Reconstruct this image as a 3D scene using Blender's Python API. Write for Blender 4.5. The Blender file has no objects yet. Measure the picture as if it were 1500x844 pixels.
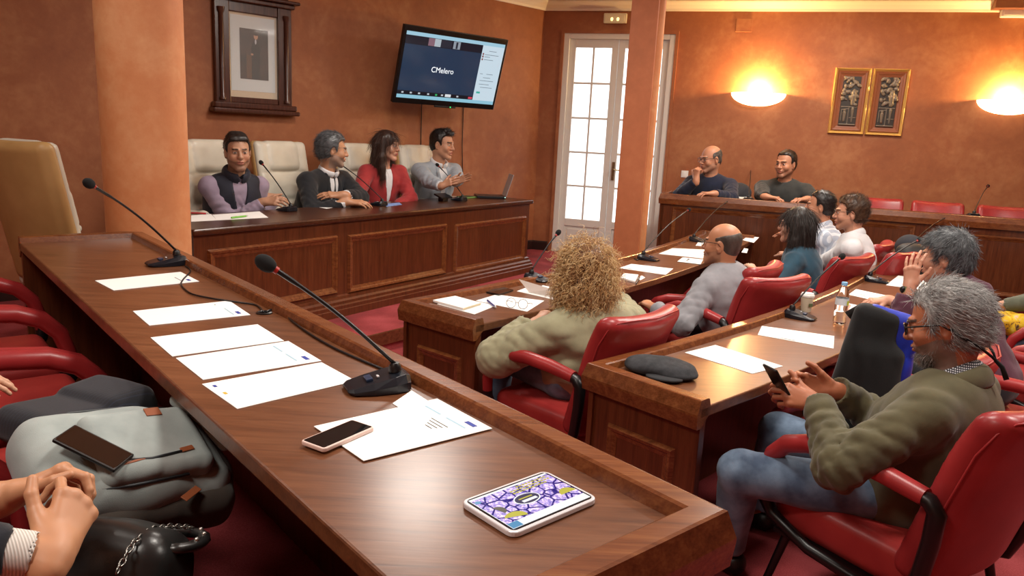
import bpy, bmesh, math, random
import numpy as np
from mathutils import Vector, Matrix, Quaternion
random.seed(7); RNG = np.random.default_rng(7)
PI = math.pi
scene = bpy.context.scene
COL = scene.collection
H = 1.38                                  # camera height above the nearest floor
FPX, PITCH, ROLL = 1101.5, math.radians(11.69), math.radians(2.952)

# ---------------------------------------------------------------- camera
_cp, _sp, _cr, _sr = math.cos(PITCH), math.sin(PITCH), math.cos(ROLL), math.sin(ROLL)
_F = Vector((0, _cp, -_sp)); _R0 = Vector((1, 0, 0)); _U0 = Vector((0, _sp, _cp))
_R = _cr*_R0 + _sr*_U0; _U = -_sr*_R0 + _cr*_U0
cam_d = bpy.data.cameras.new('camera'); cam = bpy.data.objects.new('camera', cam_d); COL.objects.link(cam)
cam_d.sensor_fit = 'HORIZONTAL'; cam_d.sensor_width = 36.0; cam_d.lens = FPX/1500*36
cam_d.clip_start = 0.05; cam_d.clip_end = 100
cam.matrix_world = Matrix(((_R.x, _U.x, -_F.x, 0), (_R.y, _U.y, -_F.y, 0), (_R.z, _U.z, -_F.z, H), (0, 0, 0, 1)))
scene.camera = cam

def ray(px, py):
    return ((px-750)/FPX)*_R - ((py-422)/FPX)*_U + _F
def at(px, py, z):                        # where the sight line of a measured point meets the level z
    d = ray(px, py); t = (z-H)/d.z
    return Vector((d.x*t, d.y*t, z))
def on_wall(px, py, P0, n):               # ... meets the upright plane through P0 with normal n
    d = ray(px, py); n = Vector((n[0], n[1], 0)); t = n.dot(Vector((P0[0], P0[1], 0)) - Vector((0, 0, H)))/n.dot(d)
    return Vector((0, 0, H)) + d*t
def V2(v): return Vector((v[0], v[1]))
def V3(v, z): return Vector((v[0], v[1], z))

# ---------------------------------------------------------------- materials
def lin(h):
    if not isinstance(h, str): return tuple(h)
    h = h.lstrip('#'); r = []
    for i in (0, 2, 4):
        c = int(h[i:i+2], 16)/255
        r.append(c/12.92 if c <= .04045 else ((c+.055)/1.055)**2.4)
    return tuple(r)
class NT:
    def __init__(s, name):
        s.m = bpy.data.materials.new(name); s.m.use_nodes = True; s.t = s.m.node_tree
        s.b = s.t.nodes['Principled BSDF']
    def n(s, typ, **kw):
        x = s.t.nodes.new(typ)
        for k, v in kw.items(): setattr(x, k, v)
        return x
    def l(s, a, b): s.t.links.new(a, b)
    def set(s, **kw):
        for k, v in kw.items(): s.b.inputs[k.replace('_', ' ')].default_value = v
    def ramp(s, fac, stops):
        r = s.n('ShaderNodeValToRGB'); e = r.color_ramp.elements
        while len(e) < len(stops): e.new(.5)
        for el, (p, c) in zip(e, stops): el.position = p; el.color = (*lin(c), 1)
        s.l(fac, r.inputs[0]); return r.outputs[0]
    def noise(s, vec, scale, detail=3, rough=.5, dist=0):
        x = s.n('ShaderNodeTexNoise'); x.inputs['Scale'].default_value = scale; x.inputs['Detail'].default_value = detail
        x.inputs['Roughness'].default_value = rough; x.inputs['Distortion'].default_value = dist
        if vec is not None: s.l(vec, x.inputs['Vector'])
        return x.outputs['Fac']
    def coords(s, rot=0, scale=(1, 1, 1)):
        c = s.n('ShaderNodeTexCoord'); m = s.n('ShaderNodeMapping'); m.vector_type = 'POINT'
        m.inputs['Rotation'].default_value = (0, 0, rot); m.inputs['Scale'].default_value = scale
        s.l(c.outputs['Object'], m.inputs['Vector']); return m.outputs[0]
    def bump(s, h, strength=.2, dist=.002):
        b = s.n('ShaderNodeBump'); b.inputs['Strength'].default_value = strength; b.inputs['Distance'].default_value = dist
        s.l(h, b.inputs['Height']); s.l(b.outputs[0], s.b.inputs['Normal'])
_mc = {}
def M(col, rough=.5, metal=0, name=None, **kw):
    key = (str(col), rough, metal, tuple(sorted(kw.items())))
    if key in _mc: return _mc[key]
    n = NT(name or 'plain_%02d' % len(_mc)); n.set(Base_Color=(*lin(col), 1), Roughness=rough, Metallic=metal)
    for k, v in kw.items(): n.b.inputs[k.replace('_', ' ')].default_value = v
    _mc[key] = n.m; return n.m
def glow(col, strength, name):
    n = NT(name); n.set(Base_Color=(0, 0, 0, 1), Roughness=.3, Emission_Color=(*lin(col), 1), Emission_Strength=strength); return n.m
def wood(name, ang, dark, mid, light, rough=.26, grain=1.0, vert=False):
    n = NT(name)
    sc = (2.2, 30, 30) if not vert else (30, 30, 2.2)
    v = n.coords(-ang, sc)
    a = n.noise(v, 1.5*grain, 6, .65, .3); v2 = n.coords(-ang, (4, 90, 90) if not vert else (90, 90, 4)); b = n.noise(v2, 2.2*grain, 2, .5)
    mx = n.n('ShaderNodeMath', operation='MULTIPLY_ADD'); n.l(b, mx.inputs[0]); mx.inputs[1].default_value = .35; n.l(a, mx.inputs[2])
    n.l(n.ramp(mx.outputs[0], [(.35, dark), (.66, mid), (1.0, light)]), n.b.inputs['Base Color'])
    n.set(Roughness=rough, Coat_Weight=.15, Coat_Roughness=.2); n.bump(b, .12, .001); return n.m
def leather(name, c0, c1, rough=.38):
    n = NT(name); v = n.coords(); a = n.noise(v, 5, 3); n.l(n.ramp(a, [(.3, c0), (.75, c1)]), n.b.inputs['Base Color'])
    n.set(Roughness=rough); n.bump(n.noise(v, 260, 2), .10, .001); return n.m
def cloth(name, c0, c1=None, rough=.85, scale=300, bump=.25, stripes=None, checks=None):
    n = NT(name); v = n.coords(); c1 = c1 or c0
    col = n.ramp(n.noise(v, 12, 4), [(.3, c0), (.7, c1)])
    if stripes or checks:
        ang, freq, c2, width = stripes or checks
        w = n.n('ShaderNodeTexWave', wave_type='BANDS', bands_direction='X'); w.inputs['Scale'].default_value = freq
        n.l(n.coords(ang), w.inputs['Vector'])
        g = n.n('ShaderNodeMath', operation='GREATER_THAN'); n.l(w.outputs['Fac'], g.inputs[0]); g.inputs[1].default_value = 1-width
        f = g.outputs[0]
        if checks:
            w2 = n.n('ShaderNodeTexWave', wave_type='BANDS', bands_direction='Z'); w2.inputs['Scale'].default_value = freq; n.l(n.coords(), w2.inputs['Vector'])
            g2 = n.n('ShaderNodeMath', operation='GREATER_THAN'); n.l(w2.outputs['Fac'], g2.inputs[0]); g2.inputs[1].default_value = 1-width
            ad = n.n('ShaderNodeMath', operation='MAXIMUM'); n.l(f, ad.inputs[0]); n.l(g2.outputs[0], ad.inputs[1]); f = ad.outputs[0]
        mx = n.n('ShaderNodeMix', data_type='RGBA'); n.l(f, mx.inputs['Factor']); n.l(col, mx.inputs['A']); mx.inputs['B'].default_value = (*lin(c2), 1)
        col = mx.outputs['Result']
    n.l(col, n.b.inputs['Base Color']); n.set(Roughness=rough, Sheen_Weight=.15); n.bump(n.noise(v, scale, 2), bump, .0015); return n.m
def attr_mat(name, rough=.5, sss=0.0, bump=0):
    n = NT(name); a = n.n('ShaderNodeAttribute', attribute_name='Col'); n.l(a.outputs['Color'], n.b.inputs['Base Color']); n.set(Roughness=rough)
    if sss: n.set(Subsurface_Weight=sss, Subsurface_Scale=.006, Subsurface_Radius=(1, .35, .2))
    if bump: n.bump(n.noise(n.coords(), 220, 2), bump, .001)
    return n.m

# ---------------------------------------------------------------- meshes
class MB:                                  # collects shapes for ONE mesh
    def __init__(s): s.v = []; s.f = []
    def add(s, vs, fs):
        o = len(s.v); s.v += [tuple(v) for v in vs]; s.f += [tuple(i+o for i in f) for f in fs]; return s
    def box(s, c, h, R=None):              # centre, half sizes, optional 3x3
        vs = []
        for x in (-1, 1):
            for y in (-1, 1):
                for z in (-1, 1):
                    p = Vector((x*h[0], y*h[1], z*h[2])); vs.append((R @ p if R else p) + Vector(c))
        return s.add(vs, [(0, 1, 3, 2), (4, 6, 7, 5), (0, 4, 5, 1), (2, 3, 7, 6), (0, 2, 6, 4), (1, 5, 7, 3)])
    def bar(s, a, b, w, h, up=(0, 0, 1)):  # box from a to b
        a, b = Vector(a), Vector(b); d = b-a; L = d.length; d.normalize(); up = Vector(up); x = d.cross(up)
        if x.length < 1e-6: x = d.cross(Vector((1, 0, 0)))
        x.normalize(); u = x.cross(d); R = Matrix((x, d, u)).transposed()
        return s.box((a+b)/2, (w/2, L/2, h/2), R)
    def tube(s, pts, r, n=8, closed=False, sx=1.0, up=None):
        pts = [Vector(p) for p in pts]; m = len(pts); rr = r if hasattr(r, '__len__') else [r]*m
        prev = None; vs = []
        for i, p in enumerate(pts):
            a = pts[(i-1) % m] if (closed or i > 0) else p; b = pts[(i+1) % m] if (closed or i < m-1) else p
            t = (b-a).normalized()
            if prev is None:
                ref = Vector(up) if up else (Vector((0, 0, 1)) if abs(t.z) < .9 else Vector((1, 0, 0)))
                x = t.cross(ref).normalized()
            else:
                x = prev - t*prev.dot(t)
                x = x.normalized() if x.length > 1e-6 else t.orthogonal().normalized()
            y = x.cross(t); prev = x
            for k in range(n):
                q = 2*PI*k/n; vs.append(p + (x*math.cos(q)*sx + y*math.sin(q))*rr[i])
        fs = []
        for i in range(m if closed else m-1):
            for k in range(n):
                a = i*n+k; b = i*n+(k+1) % n; c = ((i+1) % m)*n+(k+1) % n; d = ((i+1) % m)*n+k; fs.append((a, b, c, d))
        if not closed:
            fs.append(tuple(range(n-1, -1, -1))); fs.append(tuple(range((m-1)*n, m*n)))
        return s.add(vs, fs)
    def prism(s, poly, z0, z1):            # polygon (counter-clockwise) between two levels
        n = len(poly); vs = [(p[0], p[1], z0) for p in poly] + [(p[0], p[1], z1) for p in poly]
        fs = [tuple(range(n-1, -1, -1)), tuple(range(n, 2*n))] + [(i, (i+1) % n, n+(i+1) % n, n+i) for i in range(n)]
        return s.add(vs, fs)
    def lathe(s, prof, n=24, c=(0, 0, 0), R=None, cap=True):
        vs = []; m = len(prof)
        for r, z in prof:
            for k in range(n):
                q = 2*PI*k/n; p = Vector((r*math.cos(q), r*math.sin(q), z)); vs.append((R @ p if R else p) + Vector(c))
        fs = [(i*n+k, i*n+(k+1) % n, (i+1)*n+(k+1) % n, (i+1)*n+k) for i in range(m-1) for k in range(n)]
        if cap: fs += [tuple(range(n-1, -1, -1)), tuple(range((m-1)*n, m*n))]
        return s.add(vs, fs)
    def ball(s, c, r, n=12, R=None):
        rx, ry, rz = r if hasattr(r, '__len__') else (r, r, r); m = n//2+1; vs = []
        for i in range(m):
            th = PI*(i+.02)/(m-.96)
            for k in range(n):
                q = 2*PI*k/n; p = Vector((rx*math.sin(th)*math.cos(q), ry*math.sin(th)*math.sin(q), -rz*math.cos(th))); vs.append((R @ p if R else p)+Vector(c))
        fs = [(i*n+k, i*n+(k+1) % n, (i+1)*n+(k+1) % n, (i+1)*n+k) for i in range(m-1) for k in range(n)]
        fs += [tuple(range(n-1, -1, -1)), tuple(range((m-1)*n, m*n))]
        return s.add(vs, fs)
    def strip(s, A, B, thick=None):        # wall-like ribbon between two equal polylines
        n = len(A); vs = list(A)+list(B); return s.add(vs, [(i, i+1, n+i+1, n+i) for i in range(n-1)])
    def sweep(s, path, prof, closed=False, frame=None):
        """profile (offset, height) swept along a polyline in plan, mitred; offset positive = to the right of travel"""
        m = len(path); P = [Vector(p) for p in path]; vs = []; n = len(prof)
        for i, p in enumerate(P):
            d1 = (P[i]-P[i-1]) if (i > 0 or closed) else (P[i+1]-P[i]); d2 = (P[(i+1) % m]-P[i]) if (i < m-1 or closed) else d1
            d1 = V2(d1).normalized(); d2 = V2(d2).normalized()
            n1 = Vector((d1.y, -d1.x)); n2 = Vector((d2.y, -d2.x)); b = (n1+n2)
            b = b/max(b.dot(n1), .2) if b.length > 1e-6 else n1
            for (o, h) in prof: vs.append((p.x+b.x*o, p.y+b.y*o, p.z+h))
        fs = [(i*n+k, i*n+(k+1) % n, ((i+1) % m)*n+(k+1) % n, ((i+1) % m)*n+k) for i in range(m if closed else m-1) for k in range(n)]
        if not closed: fs += [tuple(range(n)), tuple(range(m*n-1, (m-1)*n-1, -1))]
        return s.add(vs, fs)

def finish(me, smooth):
    bm = bmesh.new(); bm.from_mesh(me); bmesh.ops.recalc_face_normals(bm, faces=bm.faces); bm.to_mesh(me); bm.free()
    if smooth: me.polygons.foreach_set('use_smooth', [True]*len(me.polygons))
def root_of(o):
    while o.parent: o = o.parent
    return o
def obj(name, src, mat, parent=None, smooth=False, bevel=0, auto=False, local=False, seg=2):
    """link MB / (verts, faces) as one mesh object; world coordinates unless local"""
    if isinstance(src, MB): v, f = src.v, src.f
    else: v, f = src
    me = bpy.data.meshes.new(name)
    off = Vector((0, 0, 0)) if (parent is None or local) else root_of(parent).location
    if isinstance(v, np.ndarray):
        v = v - np.array(off)
        me.vertices.add(len(v)); me.vertices.foreach_set('co', v.astype(np.float32).ravel())
        nf = len(f); me.loops.add(nf*4); me.loops.foreach_set('vertex_index', f.astype(np.int32).ravel())
        me.polygons.add(nf); me.polygons.foreach_set('loop_start', np.arange(0, nf*4, 4, dtype=np.int32)); 
        me.update(calc_edges=True); me.validate()
        me.polygons.foreach_set('use_smooth', [True]*len(me.polygons))
    else:
        me.from_pydata([(p[0]-off.x, p[1]-off.y, p[2]-off.z) for p in v], [], f); me.update(); finish(me, smooth)
    o = bpy.data.objects.new(name, me); COL.objects.link(o)
    if parent is not None: o.parent = parent
    if mat is not None: me.materials.append(mat)
    if bevel:
        b = o.modifiers.new('bevel', 'BEVEL'); b.width = bevel; b.segments = seg; b.limit_method = 'ANGLE'; b.angle_limit = math.radians(40)
        if smooth or auto: b.harden_normals = False
    if auto:
        me.polygons.foreach_set('use_smooth', [True]*len(me.polygons))
        w = o.modifiers.new('wn', 'EDGE_SPLIT'); w.split_angle = math.radians(38)
    return o
def tag(o, label=None, cat=None, group=None, kind=None):
    for k, v in (('label', label), ('category', cat), ('group', group), ('kind', kind)):
        if v: o[k] = v
    return o
def thing(name, label, cat, loc=(0, 0, 0), rz=0, group=None):
    o = bpy.data.objects.new(name, None); COL.objects.link(o); o.empty_display_size = .05
    o.location = Vector(loc); o.rotation_euler = (0, 0, rz); tag(o, label, cat, group); return o
def copy_tree(o, parent=None):
    c = o.copy(); COL.objects.link(c)
    if parent is not None: c.parent = parent
    for ch in list(o.children): copy_tree(ch, c)
    return c
def dup(o, loc, rz, label, group=None):
    c = copy_tree(o); c.location = Vector(loc); c.rotation_euler = (0, 0, rz); c['label'] = label
    if group: c['group'] = group
    return c
def struct(name, src, mat, parent=None, **kw):
    o = obj(name, src, mat, parent, **kw)
    if parent is None: o['kind'] = 'structure'
    return o
def textobj(name, body, size, mat, parent, M3, loc, align='CENTER'):
    cu = bpy.data.curves.new(name, 'FONT'); cu.body = body; cu.size = size; cu.align_x = align; cu.align_y = 'CENTER'; cu.extrude = 0.0002
    tmp = bpy.data.objects.new(name, cu); COL.objects.link(tmp); me = bpy.data.meshes.new_from_object(tmp.evaluated_get(bpy.context.evaluated_depsgraph_get())); bpy.data.objects.remove(tmp)
    o = bpy.data.objects.new(name, me); COL.objects.link(o); me.materials.clear(); me.materials.append(mat); o.parent = parent
    o.matrix_local = Matrix.Translation(Vector(loc) - (root_of(parent).location if parent else Vector())) @ M3.to_4x4(); return o
def basis(x, y, z=None):
    x = Vector(x).normalized(); y = Vector(y).normalized(); z = Vector(z).normalized() if z else x.cross(y).normalized(); return Matrix((x, y, z)).transposed()

# ---------------------------------------------------------------- implicit surfaces (padded and organic shapes)
def nrm(v):
    v = np.asarray(v, float); return v/np.linalg.norm(v)
def cap(a, b, ra, rb=None, k=.02, op='u', tag=None):
    a = np.asarray(a, float); b = np.asarray(b, float); rb = ra if rb is None else rb; ab = b-a; L2 = max(ab@ab, 1e-9)
    def f(P):
        t = np.clip((P-a)@ab/L2, 0, 1); q = P-a-t[:, None]*ab
        return np.sqrt((q*q).sum(1)) - (ra+(rb-ra)*t)
    return (f, (a+b)/2, np.sqrt(L2)/2+max(ra, rb), k, op)
def ell(c, r, R=None, k=.02, op='u'):
    c = np.asarray(c, float); r = np.asarray(r, float); Rm = None if R is None else np.asarray(R, float)
    def f(P):
        q = P-c
        if Rm is not None: q = q@Rm       # columns of R are the axes
        k0 = np.sqrt(((q/r)**2).sum(1)); k1 = np.sqrt(((q/r**2)**2).sum(1))+1e-9
        return k0*(k0-1)/k1
    return (f, c, r.max(), k, op)
def rbox(c, h, rad, R=None, k=.01, op='u', warp=None):
    c = np.asarray(c, float); h = np.asarray(h, float)-rad; Rm = None if R is None else np.asarray(R, float)
    def f(P):
        q = P-c
        if Rm is not None: q = q@Rm
        if warp is not None: q = warp(q)
        q = np.abs(q)-h
        return np.sqrt((np.maximum(q, 0)**2).sum(1)) + np.minimum(q.max(1), 0) - rad
    return (f, c, np.linalg.norm(h+rad)+(.06 if warp else 0), k, op)
def plane(p, n, k=.01):                   # keeps the side the normal points away from
    p = np.asarray(p, float); n = nrm(n)
    return (lambda P: (P-p)@n, None, None, k, 'i')
def sdf_eval(P, prims, m=.07):
    d = np.full(len(P), 10.0)
    for f, c, r, k, op in prims:
        if c is None: idx = slice(None); Q = P
        else:
            idx = np.nonzero(((P-c)**2).sum(1) < (r+m)**2)[0]
            if len(idx) == 0: continue
            Q = P[idx]
        b = f(Q); a = d[idx]
        if op == 'u':
            h = np.clip(.5+.5*(a-b)/k, 0, 1); d[idx] = a*(1-h)+b*h-k*h*(1-h)
        elif op == 's':
            b = -b; h = np.clip(.5-.5*(a-b)/k, 0, 1); d[idx] = a*(1-h)+b*h+k*h*(1-h)
        elif op == 'i':
            h = np.clip(.5-.5*(a-b)/k, 0, 1); d[idx] = a*(1-h)+b*h+k*h*(1-h)
        elif op == 'd': d[idx] = a + b     # displacement
    return d
def axis_grid(lo, hi, h, fine):
    x = lo; out = [x]
    while x < hi:
        s = h
        for a, b, hf in fine:
            if a-h*.5 <= x <= b: s = min(s, hf)
        x += s; out.append(x)
    return np.array(out)
def surf(prims, h=.008, fine=(), pad=.03, lohi=None, B=6):
    """surface nets on a (possibly refined) rectilinear grid, evaluated near the surface only"""
    if lohi is None:
        cs = [(c, r) for f, c, r, k, op in prims if c is not None and op == 'u']
        lo = np.min([c-r for c, r in cs], 0)-pad; hi = np.max([c+r for c, r in cs], 0)+pad
    else: lo, hi = np.array(lohi[0], float), np.array(lohi[1], float)
    X = [axis_grid(lo[i], hi[i], h, [(f[0][i], f[1][i], f[2]) for f in fine]) for i in range(3)]
    n = [len(x) for x in X]; nb = [-(-k//B) for k in n]
    ctr, half = [], []
    for i in range(3):
        a = X[i][np.minimum(np.arange(nb[i])*B, n[i]-1)]; b = X[i][np.minimum(np.arange(1, nb[i]+1)*B, n[i]-1)]
        ctr.append((a+b)/2); half.append((b-a)/2)
    G = np.stack(np.meshgrid(*ctr, indexing='ij'), -1).reshape(-1, 3); HB = np.stack(np.meshgrid(*half, indexing='ij'), -1).reshape(-1, 3)
    dc = sdf_eval(G, prims, .15); act = np.abs(dc) < np.linalg.norm(HB, axis=1)*1.35+.012
    D = np.repeat(np.repeat(np.repeat(np.where(dc < 0, -1., 1.).astype(np.float32).reshape(nb), B, 0), B, 1), B, 2)[:n[0], :n[1], :n[2]].copy()
    bi = np.argwhere(act.reshape(nb)); o = np.arange(B)
    I = (bi[:, None, :]*B + np.stack(np.meshgrid(o, o, o, indexing='ij'), -1).reshape(1, -1, 3)).reshape(-1, 3)
    I = I[(I[:, 0] < n[0]) & (I[:, 1] < n[1]) & (I[:, 2] < n[2])]
    P = np.stack([X[i][I[:, i]] for i in range(3)], 1)
    D[I[:, 0], I[:, 1], I[:, 2]] = sdf_eval(P, prims)
    S = D < 0
    c8 = [S[x:n[0]-1+x, y:n[1]-1+y, z:n[2]-1+z] for x in (0, 1) for y in (0, 1) for z in (0, 1)]
    cnt = sum(c.astype(np.int8) for c in c8); A = np.argwhere((cnt > 0) & (cnt < 8))
    off = np.array([(x, y, z) for x in (0, 1) for y in (0, 1) for z in (0, 1)])
    vals = np.stack([D[A[:, 0]+o[0], A[:, 1]+o[1], A[:, 2]+o[2]] for o in off], 1)
    pos = np.stack([np.stack([X[i][A[:, i]+o[i]] for i in range(3)], 1) for o in off], 1)
    acc = np.zeros((len(A), 3)); w = np.zeros(len(A))
    for i in range(8):
        for j in range(i+1, 8):
            if np.abs(off[i]-off[j]).sum() != 1: continue
            x = (vals[:, i] < 0) != (vals[:, j] < 0)
            t = vals[x, i]/(vals[x, i]-vals[x, j]); acc[x] += pos[x, i]+(pos[x, j]-pos[x, i])*t[:, None]; w[x] += 1
    V = acc/w[:, None]
    idx = -np.ones((n[0]-1, n[1]-1, n[2]-1), np.int32); idx[A[:, 0], A[:, 1], A[:, 2]] = np.arange(len(A))
    F = []
    for ax in range(3):
        u, v = (ax+1) % 3, (ax+2) % 3
        sl0 = [slice(None)]*3; sl1 = [slice(None)]*3; sl0[ax] = slice(0, n[ax]-1); sl1[ax] = slice(1, n[ax])
        s0, s1 = S[tuple(sl0)], S[tuple(sl1)]; E = np.argwhere(s0 != s1)
        E = E[(E[:, u] > 0) & (E[:, v] > 0) & (E[:, u] < n[u]-1) & (E[:, v] < n[v]-1)]
        flip = s0[E[:, 0], E[:, 1], E[:, 2]]
        def g(du, dv):
            q = E.copy(); q[:, u] -= du; q[:, v] -= dv; return idx[q[:, 0], q[:, 1], q[:, 2]]
        q = np.stack([g(1, 1), g(0, 1), g(0, 0), g(1, 0)], 1); q[~flip] = q[~flip][:, ::-1]; F.append(q)
    F = np.concatenate(F); F = F[(F >= 0).all(1)]
    return V, F
def vnoise(P, freq, seed=0, n=5):          # cheap smooth noise from a few sines
    g = np.random.default_rng(seed); o = np.zeros(len(P))
    for i in range(n):
        k = g.normal(size=3); k /= np.linalg.norm(k); o += np.sin(P@(k*freq*(.7+.6*g.random()))+g.random()*6.28)
    return o/n
def disp(amp, freq, seed=0, n=5, where=None):
    def f(P):
        a = vnoise(P, freq, seed, n)*amp
        return a if where is None else a*where(P)
    return (f, None, None, 0, 'd')
def folds(c, r, axis, amp, freq, seed=0):  # irregular creases across an axis around a point (elbows, waist)
    c = np.asarray(c, float); axis = nrm(axis); g = np.random.default_rng(seed+77); K = []
    for i in range(4):
        t = g.normal(size=3); t -= axis*(t@axis); t /= np.linalg.norm(t)+1e-9
        K.append(((axis*(.45+.75*g.random())+t*(.75*g.normal()))*freq*.5, g.random()*6.28))
    def f(P):
        q = P-c; w = np.exp(-(q*q).sum(1)/(r*r)); o = 0
        wob = 1.2*vnoise(P, 16, seed+5, 4)
        for k, ph in K: o = o+(1-2*np.abs(np.sin(q@k*.5+ph+wob)))
        return w*amp*.42*o
    return (f, None, None, 0, 'd')
# ================================================================ THE ROOM
UF = -0.06                                  # upper floor (dais, nearest desk, door); the two inner rows stand lower
ZR2, ZR3 = 0.505, 0.505                      # table heights of the inner rows
LF2 = LF3 = -0.20
K9 = 1.09; ZD = .70
C0 = Vector((.206, 8.70))*K9                  # corner of the two walls
aL, aR = math.radians(224.5), math.radians(-17)
tL, tR = Vector((math.cos(aL), math.sin(aL))), Vector((math.cos(aR), math.sin(aR)))
nL, nR = Vector((-tL.y, tL.x)), Vector((tR.y, -tR.x))       # both point into the room
W1 = C0+tL*8.6; W3 = C0+tR*8.5; W2 = Vector((1.23, -2.6)); W4 = Vector((8.2, -2.6))
CEIL = 2.95

def stucco(name, stops):
    n = NT(name); v = n.coords(); a = n.noise(v, 2.2, 6, .62, .4); b = n.noise(v, 14, 5, .6, .2)
    mx = n.n('ShaderNodeMath', operation='MULTIPLY_ADD'); n.l(b, mx.inputs[0]); mx.inputs[1].default_value = .45; n.l(a, mx.inputs[2])
    n.l(n.ramp(mx.outputs[0], stops), n.b.inputs['Base Color']); n.set(Roughness=.62); n.bump(n.noise(v, 60, 4, .6), .18, .003); return n.m
m_wall = stucco('orange_stucco', [(.45, '#8a4e2c'), (.72, '#985a35'), (.95, '#a86d45')])
m_pillar = stucco('peach_stucco', [(.45, '#bf7444'), (.72, '#cb8656'), (.95, '#d69b6c')])
m_square = stucco('rust_paint', [(.45, '#9d5a36'), (.72, '#aa623c'), (.95, '#b36c44')])
m_white = M('#dcd6cd', .5); m_ceil = M('#e8e4da', .8)
def carpet():
    n = NT('red_carpet'); v = n.coords(); a = n.noise(v, 180, 3); b = n.noise(v, 3, 3)
    mx = n.n('ShaderNodeMath', operation='MULTIPLY_ADD'); n.l(a, mx.inputs[0]); mx.inputs[1].default_value = .6; n.l(b, mx.inputs[2])
    n.l(n.ramp(mx.outputs[0], [(.5, '#5c191c'), (.8, '#8a2c2f'), (1, '#a04044')]), n.b.inputs['Base Color']); n.set(Roughness=.95); n.bump(a, .4, .003); return n.m
m_carpet = carpet()
m_woodx = wood('walnut_across', 0, '#2c130b', '#4a2314', '#643420')
m_riser = wood('walnut_strip', math.radians(55), '#3a1c10', '#5a2e1a', '#6e3c24')

def wall(name, A, B, z0=LF2-.2, z1=CEIL, mat=m_wall, openings=()):
    """thin upright slab along A-B with rectangular openings (s0,s1,z0,z1)"""
    A, B = V2(A), V2(B); d = (B-A); L = d.length; d.normalize(); n = Vector((-d.y, d.x))*.12
    mb = MB(); cuts = sorted(openings); s = 0
    def seg(s0, s1, a, b):
        if s1-s0 < 1e-4: return
        p, q = A+d*s0, A+d*s1; mb.prism([p, q, q+n, p+n], a, b)
    for (a, b, c, e) in cuts:
        seg(s, a, z0, z1); seg(a, b, z0, c); seg(a, b, e, z1); s = b
    seg(s, L, z0, z1); return struct(name, mb, mat)
DS0, DS1, DZ0, DZ1 = .262, 1.570, UF, 2.568   # door opening on the right-hand wall
wall('wall_left', W1, C0); wall('wall_right', C0, W3, openings=[(DS0, DS1, DZ0, DZ1)])
wall('wall_side', W3, W4); wall('wall_back', W4, W2); wall('wall_near', W2, W1)
mb = MB(); mb.prism([W2, W4, W3, C0, W1], CEIL, CEIL+.1); struct('ceiling', mb, m_ceil)
mb = MB(); mb.prism([W2+Vector((-.3, -.3)), W4+Vector((.3, -.3)), W3+Vector((.3, .3)), C0+Vector((0, .4)), W1+Vector((-.4, 0))], LF2-.12, LF2); struct('floor', mb, m_carpet)
# crown moulding
prof = [(.0, -.13), (.02, -.13), (.028, -.105), (.06, -.07), (.085, -.05), (.10, -.035), (.10, -.015), (.13, -.01), (.13, 0), (0, 0)]
mb = MB(); mb.sweep([V3(W1, CEIL), V3(C0, CEIL), V3(W3, CEIL)], prof); struct('trim_1', mb, M('#e9dfcf', .6))
mb = MB(); bp = [(0, 0), (.018, 0), (.018, .10), (.008, .115), (0, .115)]
mb.sweep([V3(W1, UF), V3(C0, UF), V3(C0+tR*(DS0-.06), UF)], bp); struct('baseboard_left', mb, M('#2b1a16', .35))
mb = MB(); mb.sweep([V3(C0+tR*(DS1+.07), UF), V3(W3, UF)], bp); struct('baseboard_right', mb, M('#2b1a16', .35))
# beam stub high at the far right
mb = MB(); p = C0+tR*4.69; q = W3; mb.prism([p, p+nR*.18, q+nR*.18, q], CEIL-.115, CEIL); struct('trim_2', mb, M('#6b3a22', .6))

# ---- raised floor: everything beyond the step edge, with its wooden riser and a carpeted tread
E1, E2 = at(535, 493.4, UF), at(592, 479.6, UF); dE = V2(E2-E1).normalized(); nE = Vector((dE.y, -dE.x))
FA, FB = at(205, 338, .778), at(1064, 747, .778); dF = V2(FB-FA).normalized(); nF = Vector((dF.y, -dF.x))   # nearest desk, front rail
def isect(p, d, q, e):
    t = ((q.x-p.x)*e.y-(q.y-p.y)*e.x)/(d.x*e.y-d.y*e.x); return p+d*t
K = isect(V2(E1), dE, V2(FA)-nF*.0, dF)     # where the step edge runs into the nearest desk
far = V2(E1)+dE*4.3
BL, BR = at(968, 283, .85), at(1500, 322, .85); dB = V2(BR-BL).normalized(); nB = Vector((-dB.y, dB.x))
near_end = V2(FB)+dF*2.2
mb = MB(); mb.prism([K, far, C0+Vector((.3, .3)), W1], LF2-.1, UF); mb.prism([W1, W2+Vector((-.3, 0)), near_end, V2(FB)+dF*.02, K], LF2-.1, UF)
struct('floor_upper', mb, m_carpet)
mb = MB(); mb.prism([K+nE*.002, far+nE*.002, far+nE*.025, K+nE*.025], UF-.085, UF+.004); struct('trim_3', mb, m_riser)
mb = MB(); mb.prism([V2(BL)-dB*.1+nB*.06, V2(BR)+dB*3+nB*.06, V2(BR)+dB*3+nB*1.25, V2(BL)-dB*.1+nB*1.25], LF2-.1, .05); struct('floor_back', mb, m_carpet)

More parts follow.
